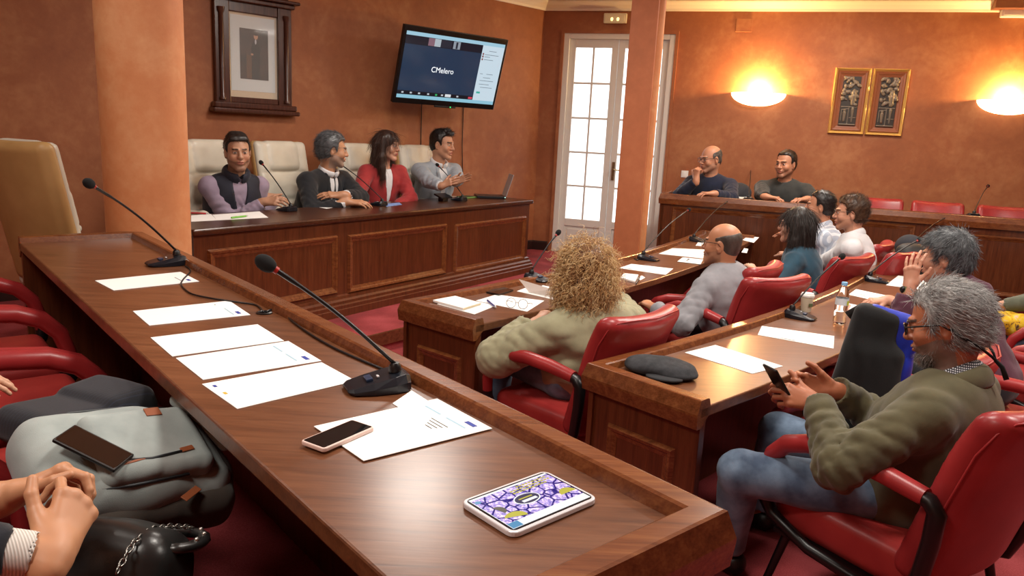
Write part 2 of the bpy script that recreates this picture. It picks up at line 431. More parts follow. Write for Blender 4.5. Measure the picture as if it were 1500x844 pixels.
# ---------------------------------------------------------------- french door
def on_r(s, z, off=0): p = C0+tR*s+nR*off; return Vector((p.x, p.y, z))
door = bpy.data.objects.new('door_1', None); COL.objects.link(door); door.location = on_r((DS0+DS1)/2, UF); door['kind'] = 'structure'
m_door = M('#d9d5cd', .45); Rr = Matrix((V3(tR, 0), V3(nR, 0), Vector((0, 0, 1)))).transposed()
def rb(mb, s0, s1, z0, z1, o0, o1):        # box on the right-hand wall in wall coordinates
    return mb.box(on_r((s0+s1)/2, (z0+z1)/2, (o0+o1)/2), (abs(s1-s0)/2, abs(o1-o0)/2, abs(z1-z0)/2), Rr)
mb = MB(); fw = .065
for (a, b, c, d) in ((DS0, DS0+fw, DZ0, DZ1), (DS1-fw, DS1, DZ0, DZ1), (DS0+fw, DS1-fw, DZ1-.06, DZ1)): rb(mb, a, b, c, d, -.10, .015)
struct('door_frame', mb, m_door, door, bevel=.004)
mid = (DS0+DS1)/2
m_glass = NT('frosted_glass'); g = m_glass
tr = g.n('ShaderNodeBsdfTransparent'); tl = g.n('ShaderNodeBsdfTranslucent'); gl = g.n('ShaderNodeBsdfGlossy'); gl.inputs['Roughness'].default_value = .08
tl.inputs['Color'].default_value = (1, 1, 1, 1); m1 = g.n('ShaderNodeMixShader'); m1.inputs[0].default_value = .25; g.l(tr.outputs[0], m1.inputs[1]); g.l(tl.outputs[0], m1.inputs[2])
m2 = g.n('ShaderNodeMixShader'); m2.inputs[0].default_value = .06; g.l(m1.outputs[0], m2.inputs[1]); g.l(gl.outputs[0], m2.inputs[2])
g.l(m2.outputs[0], g.t.nodes['Material Output'].inputs['Surface']); m_glass = g.m
for (a, b) in ((DS0+fw, mid-.003), (mid+.003, DS1-fw)):
    mb = MB(); st = .075; g0, g1 = .363, 2.41
    rb(mb, a, a+st, DZ0+.01, DZ1-.06, -.07, -.025); rb(mb, b-st, b, DZ0+.01, DZ1-.06, -.07, -.025)
    rb(mb, a+st, b-st, g1, DZ1-.06, -.07, -.025); rb(mb, a+st, b-st, g0-.09, g0, -.07, -.025); rb(mb, a+st, b-st, DZ0+.01, .06, -.07, -.025)
    rb(mb, a+st, b-st, .06, g0-.09, -.058, -.04); rb(mb, a+st+.035, b-st-.035, .095, g0-.125, -.045, -.03)
    mc = (a+b)/2; rb(mb, mc-.012, mc+.012, g0, g1, -.062, -.03)
    for k in range(1, 5): z = g0+(g1-g0)*k/5; rb(mb, a+st, b-st, z-.012, z+.012, -.0615, -.0305)
    leaf = struct('door_leaf', mb, m_door, door, bevel=.003)
    mb = MB(); rb(mb, a+st-.004, b-st+.004, g0-.004, g1+.004, -.049, -.044); struct('glass_pane', mb, m_glass, leaf)
mb = MB(); hs = on_r(mid+.045, .98, -.018); rb(mb, mid+.028, mid+.062, .87, 1.09, -.027, -.016)
mb.tube([on_r(mid+.045, 1.0, -.02), on_r(mid+.045, 1.0, .03), on_r(mid+.06, 1.0, .036), on_r(mid+.135, .995, .036)], .009, 8)
mb.lathe([(.012, -.01), (.012, .01)], 10, on_r(mid+.045, .91, -.012), Rr @ Matrix.Rotation(PI/2, 3, 'X'))
h = struct('door_handle', mb, M('#8a7a5c', .3, .9), door)
mb = MB(); rb(mb, DS0-.05, DS1+.05, LF2-.1, UF+.004, -.11, 0.0); struct('trim_4', mb, M('#4a2a1c', .5))
# narrow painted reveal around the door opening
mb = MB(); rv = .035
rb(mb, DS0-rv, DS0, UF, DZ1+rv, 0, .03); rb(mb, DS1, DS1+rv, UF, DZ1+rv, 0, .03); rb(mb, DS0, DS1, DZ1, DZ1+rv, 0, .03); struct('trim_5', mb, m_wall)

# ---------------------------------------------------------------- pillars
pc = Vector((-1.992, 4.06)); 
mb = MB(); mb.lathe([(.210, UF), (.210, CEIL)], 64, (pc.x, pc.y, 0)); o = struct('pillar_round', mb, m_pillar, smooth=True, auto=True)
q0, q1 = on_wall(925, 0, (.9, 6.55), (-.31, -.95)), on_wall(962, 0, (.9, 6.55), (-.31, -.95)); dq = V2(q1-q0); dqn = dq.normalized(); nq = Vector((-dqn.y, dqn.x))
qb = on_wall(898, 365, (.9, 6.55), (-.31, -.95))
a = V2(q0).lerp(V2(qb), 0.5); b = a+dqn*.225
mb = MB(); mb.prism([a, b, b+nq*.225, a+nq*.225], UF, CEIL); struct('pillar_square', mb, m_square, bevel=.006)
pp = V2(on_wall(953, 180, b+nq*.10, (-.31, -.95))); mb = MB(); mb.lathe([(.046, UF), (.046, CEIL)], 28, (pp.x, pp.y, 0)); struct('pillar_pipe', mb, m_pillar, smooth=True, auto=True)
mb = MB(); wp = b+nq*.16+dqn*.012; mb.box((wp.x, wp.y, 2.38), (.012, .03, .46)); struct('trim_6', mb, m_white)

# ================================================================ DESKS
mw = {}
def woods(key, ang, tone='warm'):
    if key not in mw:
        if tone == 'warm': top = ('#432515', '#683f27', '#7e5236')
        else: top = ('#2a130a', '#42200f', '#57301a')
        mw[key] = (wood('wood_top_'+key, ang, *top, rough=.3), wood('wood_panel_'+key, ang, '#3a1a0d', '#5a2d17', '#6e3c22', rough=.3, vert=True),
                   wood('wood_rail_'+key, ang, '#47230f', '#6e3d20', '#8a5630', rough=.24))
    return mw[key]
def offset(path, o):
    P = [V2(p) for p in path]; m = len(P); out = []
    for i in range(m):
        d1 = (P[i]-P[i-1]) if i > 0 else P[1]-P[0]; d2 = (P[i+1]-P[i]) if i < m-1 else d1
        d1 = d1.normalized(); d2 = d2.normalized(); n1 = Vector((d1.y, -d1.x)); n2 = Vector((d2.y, -d2.x)); b = n1+n2; b = b/b.dot(n1)
        out.append(P[i]+b*o)
    return out
def frame_on(mb, o, u, v, n, w, h, pw=.045, pd=.016):
    """raised picture-frame moulding, lower-left corner o, axes u, v, standing out along n"""
    o, u, v, n = Vector(o), Vector(u), Vector(v), Vector(n); vs = []
    for ins, d in ((0, 0), (pw*.22, pd), (pw*.5, pd*.75), (pw*.62, pd*.45), (pw, pd*.1)):
        for (x, y) in ((ins, ins), (w-ins, ins), (w-ins, h-ins), (ins, h-ins)): vs.append(o+u*x+v*y+n*d)
    fs = [(i*4+k, i*4+(k+1) % 4, i*4+4+(k+1) % 4, i*4+4+k) for i in range(4) for k in range(4)]
    return mb.add(vs, fs)
RAILP = [(-.012, -.075), (-.016, -.03), (-.016, -.022), (-.006, .012), (-.002, .026), (.004, .028), (.044, .028), (.05, .024), (.058, 0.0), (.058, -.03), (.012, -.075)]
def desk(name, label, path, depth, zt, zf, wk, rail_start=True, rail_end=True, start_frame=True, end_frame=True, front_frames=(), apron=.04, railp=RAILP, group=None):
    P = [V2(p) for p in path]; I = offset(P, depth); c = sum(P, Vector((0, 0)))/len(P)
    t = thing(name, label, 'desk', (c.x, c.y, zf), group=group); wt, wp, wr = wk
    d0 = (P[1]-P[0]).normalized(); d1 = (P[-1]-P[-2]).normalized()
    mb = MB(); F = offset(P, .012); n = len(P); vs = []
    for z in (zt-apron, zt):
        vs += [V3(p, z) for p in F] + [V3(p, z) for p in I]
    fs = []
    for i in range(n-1):
        fs += [(i, i+1, n+i+1, n+i), (2*n+i, 3*n+i, 3*n+i+1, 2*n+i+1), (n+i, n+i+1, 3*n+i+1, 3*n+i), (i, 2*n+i, 2*n+i+1, i+1)]
    fs += [(0, n, 3*n, 2*n), (n-1, 3*n-1, 4*n-1, 2*n-1)]
    mb.add(vs, fs); obj('tabletop', mb, wt, t, bevel=.005)
    path3 = ([V3(I[0], zt)] if rail_start else []) + [V3(p, zt) for p in P] + ([V3(I[-1], zt)] if rail_end else [])
    mb = MB(); mb.sweep(path3, railp); obj('rail', mb, wr, t)
    F0, F1 = offset(P, .014), offset(P, .036)
    mb = MB(); vs = [V3(p, zf) for p in F0]+[V3(p, zf) for p in F1]+[V3(p, zt-apron) for p in F0]+[V3(p, zt-apron) for p in F1]; fs = []
    for i in range(n-1): fs += [(i, i+1, n+i+1, n+i), (2*n+i, 3*n+i, 3*n+i+1, 2*n+i+1), (i, 2*n+i, 2*n+i+1, i+1), (n+i, n+i+1, 3*n+i+1, 3*n+i)]
    fs += [(0, n, 3*n, 2*n), (n-1, 3*n-1, 4*n-1, 2*n-1)]
    mb.add(vs, fs); fp = obj('front_panel', mb, wp, t)
    for (s0, s1, z0, z1) in front_frames:
        mb = MB(); frame_on(mb, V3(F0[0]+d0*s0, z0), V3(d0, 0), (0, 0, 1), V3(Vector((-d0.y, d0.x)), 0), s1-s0, z1-z0); obj('panel_moulding', mb, wr, fp)
    for which, has in (('s', start_frame), ('e', end_frame)):
        p, q, d = (P[0], I[0], d0) if which == 's' else (P[-1], I[-1], -d1)
        nn = (q-p).normalized(); a = p+nn*.014+d*.012; b = q-nn*.004+d*.012
        mb = MB(); mb.prism([a, b, b+d*.035, a+d*.035], zf, zt-apron); ep = obj('end_panel', mb, wp, t, bevel=.003)
        if has:
            L = (b-a).length; hgt = zt-zf-apron
            mb = MB(); frame_on(mb, V3(a+nn*L*.2, zf+.12), V3(nn, 0), (0, 0, 1), V3(-d, 0), L*.62, hgt-.26); obj('panel_moulding', mb, wr, ep)
    return t
# nearest desk
def perp(p, A, d): v = V2(p)-V2(A); return d.x*v.y-d.y*v.x
wFG = abs(sum(perp(at(*q, .75), FA, dF) for q in ((300, 600), (180, 476), (430, 765)))/3)
nw = woods('near', math.atan2(dF.y, dF.x))
RP2 = [(o*1.0-.0, h) for o, h in RAILP]
desk('council_desk', 'nearest wooden council desk with white sheets, two microphones and a tablet on it', [V2(FA), V2(FB)], wFG, .75, UF, nw, railp=RP2)
# second row (curved) and third row
def curve(pts, n=14):
    P = [V2(p) for p in pts]; out = []
    t = [0.0]
    for a, b in zip(P, P[1:]): t.append(t[-1]+(b-a).length)
    T = np.array(t)/t[-1]; X = np.polyfit(T, [p.x for p in P], 2); Y = np.polyfit(T, [p.y for p in P], 2)
    return [Vector((np.polyval(X, s), np.polyval(Y, s))) for s in np.linspace(0, 1, n)]
R2 = curve([at(589, 439, ZR2+.028), at(802, 399, ZR2+.028), at(911, 376, ZR2+.028), at(994, 348.5, ZR2+.028), at(1030, 337, ZR2+.028)])
R3 = curve([at(868, 533, ZR3+.028), at(1040, 479, ZR3+.028), at(1205, 430, ZR3+.028), at(1276, 393, ZR3+.028), at(1300, 363, ZR3+.028)])
w2 = woods('rows', math.radians(52))
desk('council_desk', 'curved wooden desk where the woman with curly blonde hair sits', R2, .505, ZR2, LF2, w2)
desk('council_desk', 'curved wooden desk with the water bottle, paper cup and grey cap on it', R3, .505, ZR3, LF3, w2)
# dais table
PL, PR = at(283, 337, ZD), at(782, 293, ZD); dP = V2(PR-PL).normalized(); nP = Vector((-dP.y, dP.x))   # nP: away from the room, towards the people behind
PODL = V2(PR-PL).length
pw = woods('dais', math.atan2(dP.y, dP.x), 'dark')
t = thing('dais_table', 'long dark wooden dais table with four people seated behind it', 'table', V3((V2(PL)+V2(PR))/2, UF))
def pod(s, o, z): p = V2(PL)+dP*s+nP*o; return Vector((p.x, p.y, z))
mb = MB(); a, b = -0.0, PODL
mb.prism([pod(a, 0, 0), pod(b, 0, 0), pod(b, .64, 0), pod(a, .64, 0)], ZD-.042, ZD); obj('tabletop', mb, pw[0], t, bevel=.012, seg=3)
mb = MB(); mb.prism([pod(a+.02, .03, 0), pod(b-.03, .03, 0), pod(b-.03, .06, 0), pod(a+.02, .06, 0)], UF, ZD-.041); fpan = obj('front_panel', mb, pw[1], t)
for (x0, y0, x1, y1, x2, y2) in ((303, 365, 494, 346, 493, 430), (509, 343, 654, 329, 651, 401), (666, 328, 770, 317, 766, 380)):
    f0 = pod(0, .03, 0); A, B, Cc = [on_wall(x, y, f0, nP) for x, y in ((x0, y0), (x1, y1), (x2, y2))]
    s0, s1 = (V2(A)-V2(PL)).dot(dP), (V2(B)-V2(PL)).dot(dP); z1, z0 = (A.z+B.z)/2, Cc.z
    mb = MB(); frame_on(mb, pod(s0, .03, z0), V3(dP, 0), (0, 0, 1), V3(-nP, 0), s1-s0, z1-z0, .055, .02); obj('panel_moulding', mb, pw[2], fpan)
mb = MB(); mb.prism([pod(b-.06, .06, 0), pod(b-.03, .06, 0), pod(b-.03, .6, 0), pod(b-.06, .6, 0)], UF, ZD-.041); obj('end_panel', mb, pw[1], t)
mb = MB(); mb.prism([pod(a+.02, .06, 0), pod(a+.05, .06, 0), pod(a+.05, .6, 0), pod(a+.02, .6, 0)], UF, ZD-.041); obj('end_panel', mb, pw[1], t)
mb = MB(); bprof = [(0, 0), (.055, 0), (.055, .055), (.048, .06), (.048, .085), (.036, .095), (.034, .115), (.02, .13), (.016, .15), (0, .16)]
mb.sweep([pod(a+.02, .6, UF), pod(a+.02, .03, UF), pod(b-.03, .03, UF), pod(b-.03, .6, UF)], bprof); obj('base_moulding', mb, pw[1], t)
# desk along the right-hand wall (people sit with their backs to that wall)
mB = woods('wallside', math.atan2(dB.y, dB.x), 'dark')
LB = V2(BR-BL).length
path = [V2(BR)+dB*1.6, V2(BL)]
f0 = V2(BL)+nB*.014
def sB(px, py): p = on_wall(px, py, f0, nB); return (V2(p)-V2(path[0])).dot(-dB), p.z
fr = []
for (xa, ya, xb, yb) in ((1342, 331, 985, 302), (1720, 372, 1360, 333)):
    s0, za = sB(xa, ya); s1, zb = sB(xb, yb); fr.append((s0, s1, UF+.2, (za+zb)/2))
desk('long_desk', 'dark wooden desk along the orange wall, two men sitting behind it', path, .54, .822, .05, mB, front_frames=fr, end_frame=False, start_frame=False)
# ================================================================ CHAIRS
m_red = leather('red_leather', '#8c2326', '#a83434', .36); m_redseat = leather('red_leather_worn', '#97292a', '#b33d38', .34)
m_black = M('#0d0d0f', .35, name='black_plastic'); m_blackmat = M('#0b0b0c', .6)
m_cream = leather('cream_leather', '#c9c2b2', '#dcd6c6', .4); m_tan = leather('tan_leather', '#b08a55', '#c69f68', .45)
ST = .42
def red_chair(label, worn=False):
    t = thing('armchair', label, 'chair', group=None)
    V, F = surf([rbox((0, .02, ST-.075), (.245, .265, .075), .05, k=.02), ell((0, .03, ST+.21), (.26, .28, .22), k=.03, op='s')], .012); obj('seat', (V, F), m_redseat, t, local=True)
    ti = math.radians(15); v = np.array([0, -math.sin(ti), math.cos(ti)]); w = np.array([0, math.cos(ti), math.sin(ti)]); R = np.stack([[1, 0, 0], v, w], 1)
    c = np.array([0, -.235, ST-.10])+v*.30
    def warp(q):
        q = q.copy(); q[:, 2] -= .75*q[:, 0]**2; q[:, 2] += .55*np.maximum(q[:, 1]-.07, 0)**2; return q
    V, F = surf([rbox(c, (.262, .30, .052), .05, R, warp=warp)], .012); b = obj('backrest', (V, F), m_red, t, local=True)
    def bp(x, vv, side): return Vector(c + np.array([x, 0, 0]) + v*vv + w*(.75*x*x-.55*max(vv-.07, 0)**2+side))
    pts = [bp(-.262, -.27, -.03), bp(-.263, 0, -.03), bp(-.263, .17, -.03), bp(-.252, .25, -.03), bp(-.225, .288, -.03), bp(-.17, .30, -.03), bp(0, .301, -.03), bp(.17, .30, -.03), bp(.225, .288, -.03), bp(.252, .25, -.03), bp(.263, .17, -.03), bp(.263, 0, -.03), bp(.262, -.27, -.03)]
    obj('piping', MB().tube(pts, .0035, 5), m_red, b, local=True, smooth=True)
    for s in (-1, 1):
        P = [(.292, -.25, .625), (.293, -.12, .64), (.295, .02, .645), (.295, .13, .632), (.293, .21, .60), (.29, .262, .545), (.286, .285, .475), (.282, .286, .415)]
        a = obj('armrest', MB().tube([(s*x, y, z) for x, y, z in P], [.027, .03, .031, .031, .03, .028, .026, .024], 14, sx=1.0), m_red, t, local=True, smooth=True, auto=True)
        P = [(.292, -.225, .625), (.292, -.262, .618), (.29, -.285, .59), (.286, -.28, .50), (.28, -.262, .38), (.275, -.235, .30), (.27, -.13, .265), (.268, .1, .275), (.27, .25, .325), (.278, .285, .38), (.282, .287, .425)]
        obj('arm_post', MB().tube([(s*x, y, z) for x, y, z in P], [.024, .025, .026, .025, .024, .022, .02, .02, .022, .024, .025], 10), m_black, t, local=True, smooth=True, auto=True)
        for y, y2 in ((.20, .27), (-.20, -.27)):
            obj('leg', MB().tube([(s*.235, y, .29), (s*.262, y2, 0.0)], [.016, .012], 10), m_black, t, local=True, smooth=True, auto=True)
    obj('under_frame', MB().box((0, .02, .272), (.262, .23, .012)), m_black, t, local=True, bevel=.006)
    return t
def exec_chair(label):
    t = thing('executive_chair', label, 'chair')
    V, F = surf([rbox((0, .03, .42), (.26, .27, .075), .05), rbox((0, .05, .47), (.21, .22, .05), .04, k=.012)], .013); obj('seat', (V, F), m_cream, t, local=True)
    ti = math.radians(12); v = np.array([0, -math.sin(ti), math.cos(ti)]); w = np.array([0, math.cos(ti), math.sin(ti)]); R = np.stack([[1, 0, 0], v, w], 1); c = np.array([0, -.23, .42])+v*.37
    def warp(q): q = q.copy(); q[:, 2] -= .55*q[:, 0]**2; return q
    def W(p): return c+R@np.array(p)
    V, F = surf([rbox(c, (.265, .40, .045), .045, R, warp=warp)], .013)
    b = obj('backrest', (V, F), m_tan, t, local=True)
    pr = [rbox(W((0, .27, .05)), (.17, .125, .06), .05, R, k=.012), rbox(W((-.195, .25, .05)), (.055, .135, .055), .045, R, k=.008), rbox(W((.195, .25, .05)), (.055, .135, .055), .045, R, k=.008),
          rbox(W((0, .03, .035)), (.25, .115, .05), .045, R, k=.008, warp=warp), rbox(W((0, -.2, .035)), (.25, .11, .05), .045, R, k=.008, warp=warp), rbox(W((0, .1, .030)), (.256, .29, .036), .034, R, k=.01, warp=warp)]
    V, F = surf(pr, .012); obj('back_cushion', (V, F), m_cream, b, local=True)
    for s in (-1, 1):
        V, F = surf([cap((s*.31, -.20, .66), (s*.315, .06, .665), .032, .036, k=.03), cap((s*.315, .06, .665), (s*.31, .2, .63), .036, .028, k=.03)], .011); a = obj('armrest', (V, F), m_cream, t, local=True)
        obj('arm_bracket', MB().tube([(s*.31, -.17, .64), (s*.315, -.1, .55), (s*.31, .02, .45), (s*.27, .05, .37)], .018, 8), m_black, a, local=True, smooth=True)
    obj('column', MB().lathe([(.028, .10), (.028, .26), (.02, .26), (.02, .36)], 14), m_black, t, local=True, smooth=True, auto=True)
    for k in range(5):
        q = 2*PI*k/5+.3; e = Vector((math.cos(q), math.sin(q), 0))
        l = obj('base_leg', MB().tube([e*.02+Vector((0, 0, .13)), e*.3+Vector((0, 0, .075))], [.024, .018], 8), m_black, t, local=True, smooth=True)
        n = Vector((-e.y, e.x, 0)); mbx = MB()
        for s in (-1, 1): mbx.tube([e*.3+n*(s*.012)+Vector((0, 0, .03)), e*.3+n*(s*.03)+Vector((0, 0, .03))], .03, 14)
        obj('caster', mbx, m_black, l, local=True, smooth=True, auto=True)
    return t
def ang(d): return math.atan2(d.y, d.x)-PI/2       # rotation that turns +Y to d
red0 = red_chair('red leather armchair at the near desk, farthest one, its curved arm under the desk corner')
fdir = -V2((nF.x, nF.y))*-1 if False else Vector((-nF.x, -nF.y))   # from the near row towards its desk
tip3 = V2(at(165, 490, .66)); tips = [tip3 - dF*(.652*k) for k in (2, 1, 0, -1, -2)]
fgc = [(tips[i]+tips[i+1])/2 - fdir*(.33 if i < 3 else .66) for i in range(4)]
used = [False]
def place_red(p, z, d, label, group=None, sc=1.0):
    o = place_red0(p, z, d, label, group); o.scale = (sc, sc, sc); return o
def place_red0(p, z, d, label, group=None):
    if not used[0]:
        used[0] = True; red0.location = V3(p, z); red0.rotation_euler = (0, 0, ang(d)); red0['label'] = label
        if group: red0['group'] = group
        return red0
    return dup(red0, V3(p, z), ang(d), label, group)
for i, lb in enumerate(('empty red leather armchair at the far end of the nearest desk', 'empty red leather armchair between the farthest one and the dark pinstriped coat', 'red leather armchair with the dark pinstriped coat lying on it', 'red leather armchair under the grey backpack')):
    place_red(fgc[i], UF, fdir, lb, sc=1.06)
def edge_at(P, depth, q):                  # nearest point and directions of a curved desk's seat side
    I = offset(P, depth); best = None
    for a, b in zip(I, I[1:]):
        d = (b-a); L = d.length; d = d/L; s = min(max((V2(q)-a).dot(d), 0), L); p = a+d*s
        if best is None or (V2(q)-p).length < best[0]: best = ((V2(q)-p).length, p, d)
    return best[1], best[2], Vector((best[2].y, -best[2].x))
# ================================================================ DESK-TOP THINGS
m_paper = M('#f4f3f0', .75, name='white_paper'); m_blue = M('#2b3f9a', .6); m_pale = M('#9fc3d6', .6); m_ink = M('#33343c', .7); m_beige = M('#cdbf9f', .7)
def quad(pxs, z, off=.0): return [at(x, y, z)+Vector((0, 0, off)) for x, y in pxs]
def slab(mb, Q, t):
    vs = [q for q in Q]+[q+Vector((0, 0, t)) for q in Q]
    return mb.add(vs, [(3, 2, 1, 0), (4, 5, 6, 7), (0, 1, 5, 4), (1, 2, 6, 5), (2, 3, 7, 6), (3, 0, 4, 7)])
def bil(Q, u, v): return Q[0]*((1-u)*(1-v))+Q[1]*(u*(1-v))+Q[2]*(u*v)+Q[3]*((1-u)*v)
def patch(Q, u0, v0, u1, v1, h): return MB().add([bil(Q, u, v)+Vector((0, 0, h)) for u, v in ((u0, v0), (u1, v0), (u1, v1), (u0, v1))], [(0, 1, 2, 3)])
def sheet(pxs, z, label, marks=(), t=.0014, name='paper_sheet', cat='paper', lift=0, mat=None, group=None):
    Q = quad(pxs, z, .0005+lift); c = sum(Q, Vector())/4
    o = thing(name, label, cat, c, group=group); obj('sheet' if name == 'paper_sheet' else 'body', slab(MB(), Q, t), mat or m_paper, o)
    for (nm, u0, v0, u1, v1, m) in marks: obj(nm, patch(Q, u0, v0, u1, v1, t+.0004), m, o)
    return o
EU = ('blue_emblem', .895, .72, .935, .88, m_blue)
def header(u=.80): return ('header_line', u, .12, u+.018, .42, m_pale), ('header_line', u, .52, u+.018, .86, m_pale)
def lines(u0=.7, v0=.3, n=4): return tuple(('text_line', u0-.035*i, v0+.04*i, u0-.035*i+.008, v0+.3-.02*i, m_ink) for i in range(n))
A5 = [(295.8, 563.6), (471, 531.7), (521, 559), (347.8, 600)]
sheet([(139.2, 411.7), (264.6, 398.9), (291.7, 412.8), (166.5, 426)], .75, 'white sheet beside the base of the farther microphone, smallest on the near desk', [EU, ('text_line', .82, .45, .83, .8, m_ink)])
sheet([(194.6, 456.5), (335.7, 441.2), (366.9, 462), (218.9, 477.6)], .75, 'white sheet on the near desk beside the cable grommet, second from the far end', [EU, ('header_line', .84, .45, .855, .9, m_pale), ('text_line', .80, .15, .81, .2, m_ink)])
sheet([(220.6, 495.3), (377.3, 475.9), (416.1, 500.1), (252.5, 523)], .75, 'blank white sheet in the middle of the near desk, without any print')
sheet([(257.7, 525.4), (422.4, 500.5), (470.9, 529.6), (297.6, 557.3)], .75, 'white sheet with a broken pale blue header line beside the blank one', [EU, *header(.81)])
sheet(A5, .75, 'white sheet whose edge reaches under the nearer microphone base', [('blue_emblem', .045, .12, .07, .2, m_blue), ('gold_emblem', .045, .42, .07, .5, M('#c9a63a', .6))])
sheet([(575, 592), (603, 573), (636, 594), (606, 612)], .75, 'pale patch standing in for a desk reflection between microphone base and letter', lift=0)  # reflection on the desk top, built as a pale flat slab
LQ = [(459.8, 626.9), (640.3, 586.1), (721, 630), (532.8, 677.7)]
sheet(LQ, .75, 'white letter with blue emblem lying partly under the smartphone', [EU, *header(.83), *lines(.74, .45, 4)], lift=.002)
def rounded(w, h, r, n=5):
    out = []
    for cx, cy, a0 in ((w-r, h-r, 0), (r-w, h-r, PI/2), (r-w, r-h, PI), (w-r, r-h, 1.5*PI)):
        for k in range(n+1): q = a0+PI/2*k/n; out.append((cx+r*math.cos(q), cy+r*math.sin(q)))
    return out
def device(name, label, cat, pxs, z, t, mats, lift=0, bez=.004, rr=.12):
    """flat phone or tablet from its four corners; returns (thing, to-world)"""
    Q = quad(pxs, z, lift); c = sum(Q, Vector())/4; u = ((Q[1]-Q[0])+(Q[2]-Q[3]))/2; v = ((Q[3]-Q[0])+(Q[2]-Q[1]))/2; w, h = u.length/2, v.length/2; u.normalize(); v = Vector((0, 0, 1)).cross(u) if u.cross(v).z > 0 else -Vector((0, 0, 1)).cross(u)
    o = thing(name, label, cat, c); W = lambda x, y, zz=0: c+u*x+v*y+Vector((0, 0, zz)); r = rr*min(w, h)*2
    def pl(dx, z0, z1, m, nm, par, bev=0):
        P = [W(x, y) for x, y in rounded(w-dx, h-dx, max(r-dx, .002))]
        if (P[1]-P[0]).cross(P[2]-P[1]).z < 0: P = P[::-1]
        return obj(nm, MB().prism(P, c.z+z0, c.z+z1), m, par, bevel=bev, seg=3)
    b = pl(0, 0, t, mats[0], 'case', o, min(.0025, t*.3)); s = pl(bez, t-.0005, t+.0004, mats[1], 'screen', o); return o, W, s, w, h, pl
m_scr = M('#07080b', .08, name='dark_glass', Coat_Weight=.3)
device('smartphone', 'smartphone in a pale rose case lying on the white letter', 'phone', [(442, 655), (517, 621), (548, 636), (472, 667)], .75, .009, (M('#e3c9bf', .4), m_scr), lift=.0045)
# tablet
TQ = [(673, 741), (799, 697), (875, 737), (751, 794)]
tb, W, scr, tw, th_, pl = device('tablet_computer', 'tablet in a clear case showing a purple map on the near desk', 'tablet', TQ, .75, .010, (M('#d9d8dc', .25, 0, Coat_Weight=.3), M('#15161a', .12)), lift=.001, bez=.0065)
cz = tb.location.z+.0108
def tpatch(nm, x0, y0, x1, y1, mat, par, dz=0): return obj(nm, MB().add([W(x, y, .0108+dz) for x, y in ((x0, y0), (x1, y0), (x1, y1), (x0, y1))], [(0, 1, 2, 3)]), mat, par)
pm = NT('purple_map'); v = pm.coords(0, (1, 1, 1)); vo = pm.n('ShaderNodeTexVoronoi', feature='DISTANCE_TO_EDGE'); vo.inputs['Scale'].default_value = 42; pm.l(v, vo.inputs['Vector'])
c1 = pm.ramp(pm.noise(v, 160, 4, .7), [(.3, '#3c3a8e'), (.5, '#8d83bd'), (.62, '#d4c3cf'), (.8, '#6a63ab')]); c2 = pm.ramp(vo.outputs['Distance'], [(.0, '#34338a'), (.05, '#34338a'), (.09, '#ffffff')])
mx = pm.n('ShaderNodeMix', data_type='RGBA', blend_type='MULTIPLY'); mx.inputs['Factor'].default_value = 1; pm.l(c1, mx.inputs['A']); pm.l(c2, mx.inputs['B'])
pm.l(mx.outputs['Result'], pm.b.inputs['Base Color']); pm.l(mx.outputs['Result'], pm.b.inputs['Emission Color']); pm.set(Emission_Strength=.75, Roughness=.15)
wg = glow('#ffffff', .95, 'screen_white'); yg = glow('#e6dc4a', .7, 'screen_yellow'); vg = glow('#2b2a66', .6, 'screen_violet'); bg_ = glow('#4fa8dd', .7, 'screen_blue')
a, b = tw-.0105, th_-.0105
top = 1 if (W(0, b)-W(0, 0)).y > 0 else -1
def TY(y): return y*top
tpatch('white_page', -a, TY(-b), a, TY(b), wg, scr); tpatch('map_picture', -a+.001, TY(-b*.70), a, TY(b*.90), pm.m, scr, .0003)
def disc(nm, cx, cy, rx, ry, mat, dz, n=28, a0=0, a1=2*PI): return obj(nm, MB().add([W(cx+rx*math.cos(a0+(a1-a0)*k/n), TY(cy+ry*math.sin(a0+(a1-a0)*k/n)), .0108+dz) for k in range(n)], [tuple(range(n))]), mat, scr)
disc('oval_badge', -.004, .004, .028, .0175, wg, .0006); disc('oval_badge', -.004, .004, .0255, .015, vg, .0008)
Rt = basis(W(1, 0)-W(0, 0), W(0, TY(1))-W(0, 0))
for (tx, ty, wd) in ((.045, b*.80, .075), (.036, b*.66, .098), (.03, b*.52, .085)):
    for k in range(int(wd/.0075)):
        x = tx-wd/2+k*.0075; tpatch('title_line', x, TY(ty-.0022), x+.0055, TY(ty+.0022), yg, scr, .0006)
tpatch('badge_line', -.02, TY(.006), .011, TY(.0095), yg, scr, .001); tpatch('badge_line', -.019, TY(-.005), .014, TY(.002), wg, scr, .001)
disc('yellow_bubble', a-.019, -b*.40, .018, .017, yg, .0007, 20, 0, PI*1.05); disc('yellow_bubble', -a+.030, -b*.55, .022, .016, yg, .0007, 24, -.4, PI*.9); disc('grey_bubble', -a+.017, .0, .016, .013, glow('#7d7a63', .5, 'screen_olive'), .0007, 24, -1.2, 1.8)
disc('blue_icon', -a+.008, b*.72, .006, .005, bg_, .0009); tpatch('blue_panel', -a, TY(-b), -a+.022, TY(-b*.72), bg_, scr, .0009)
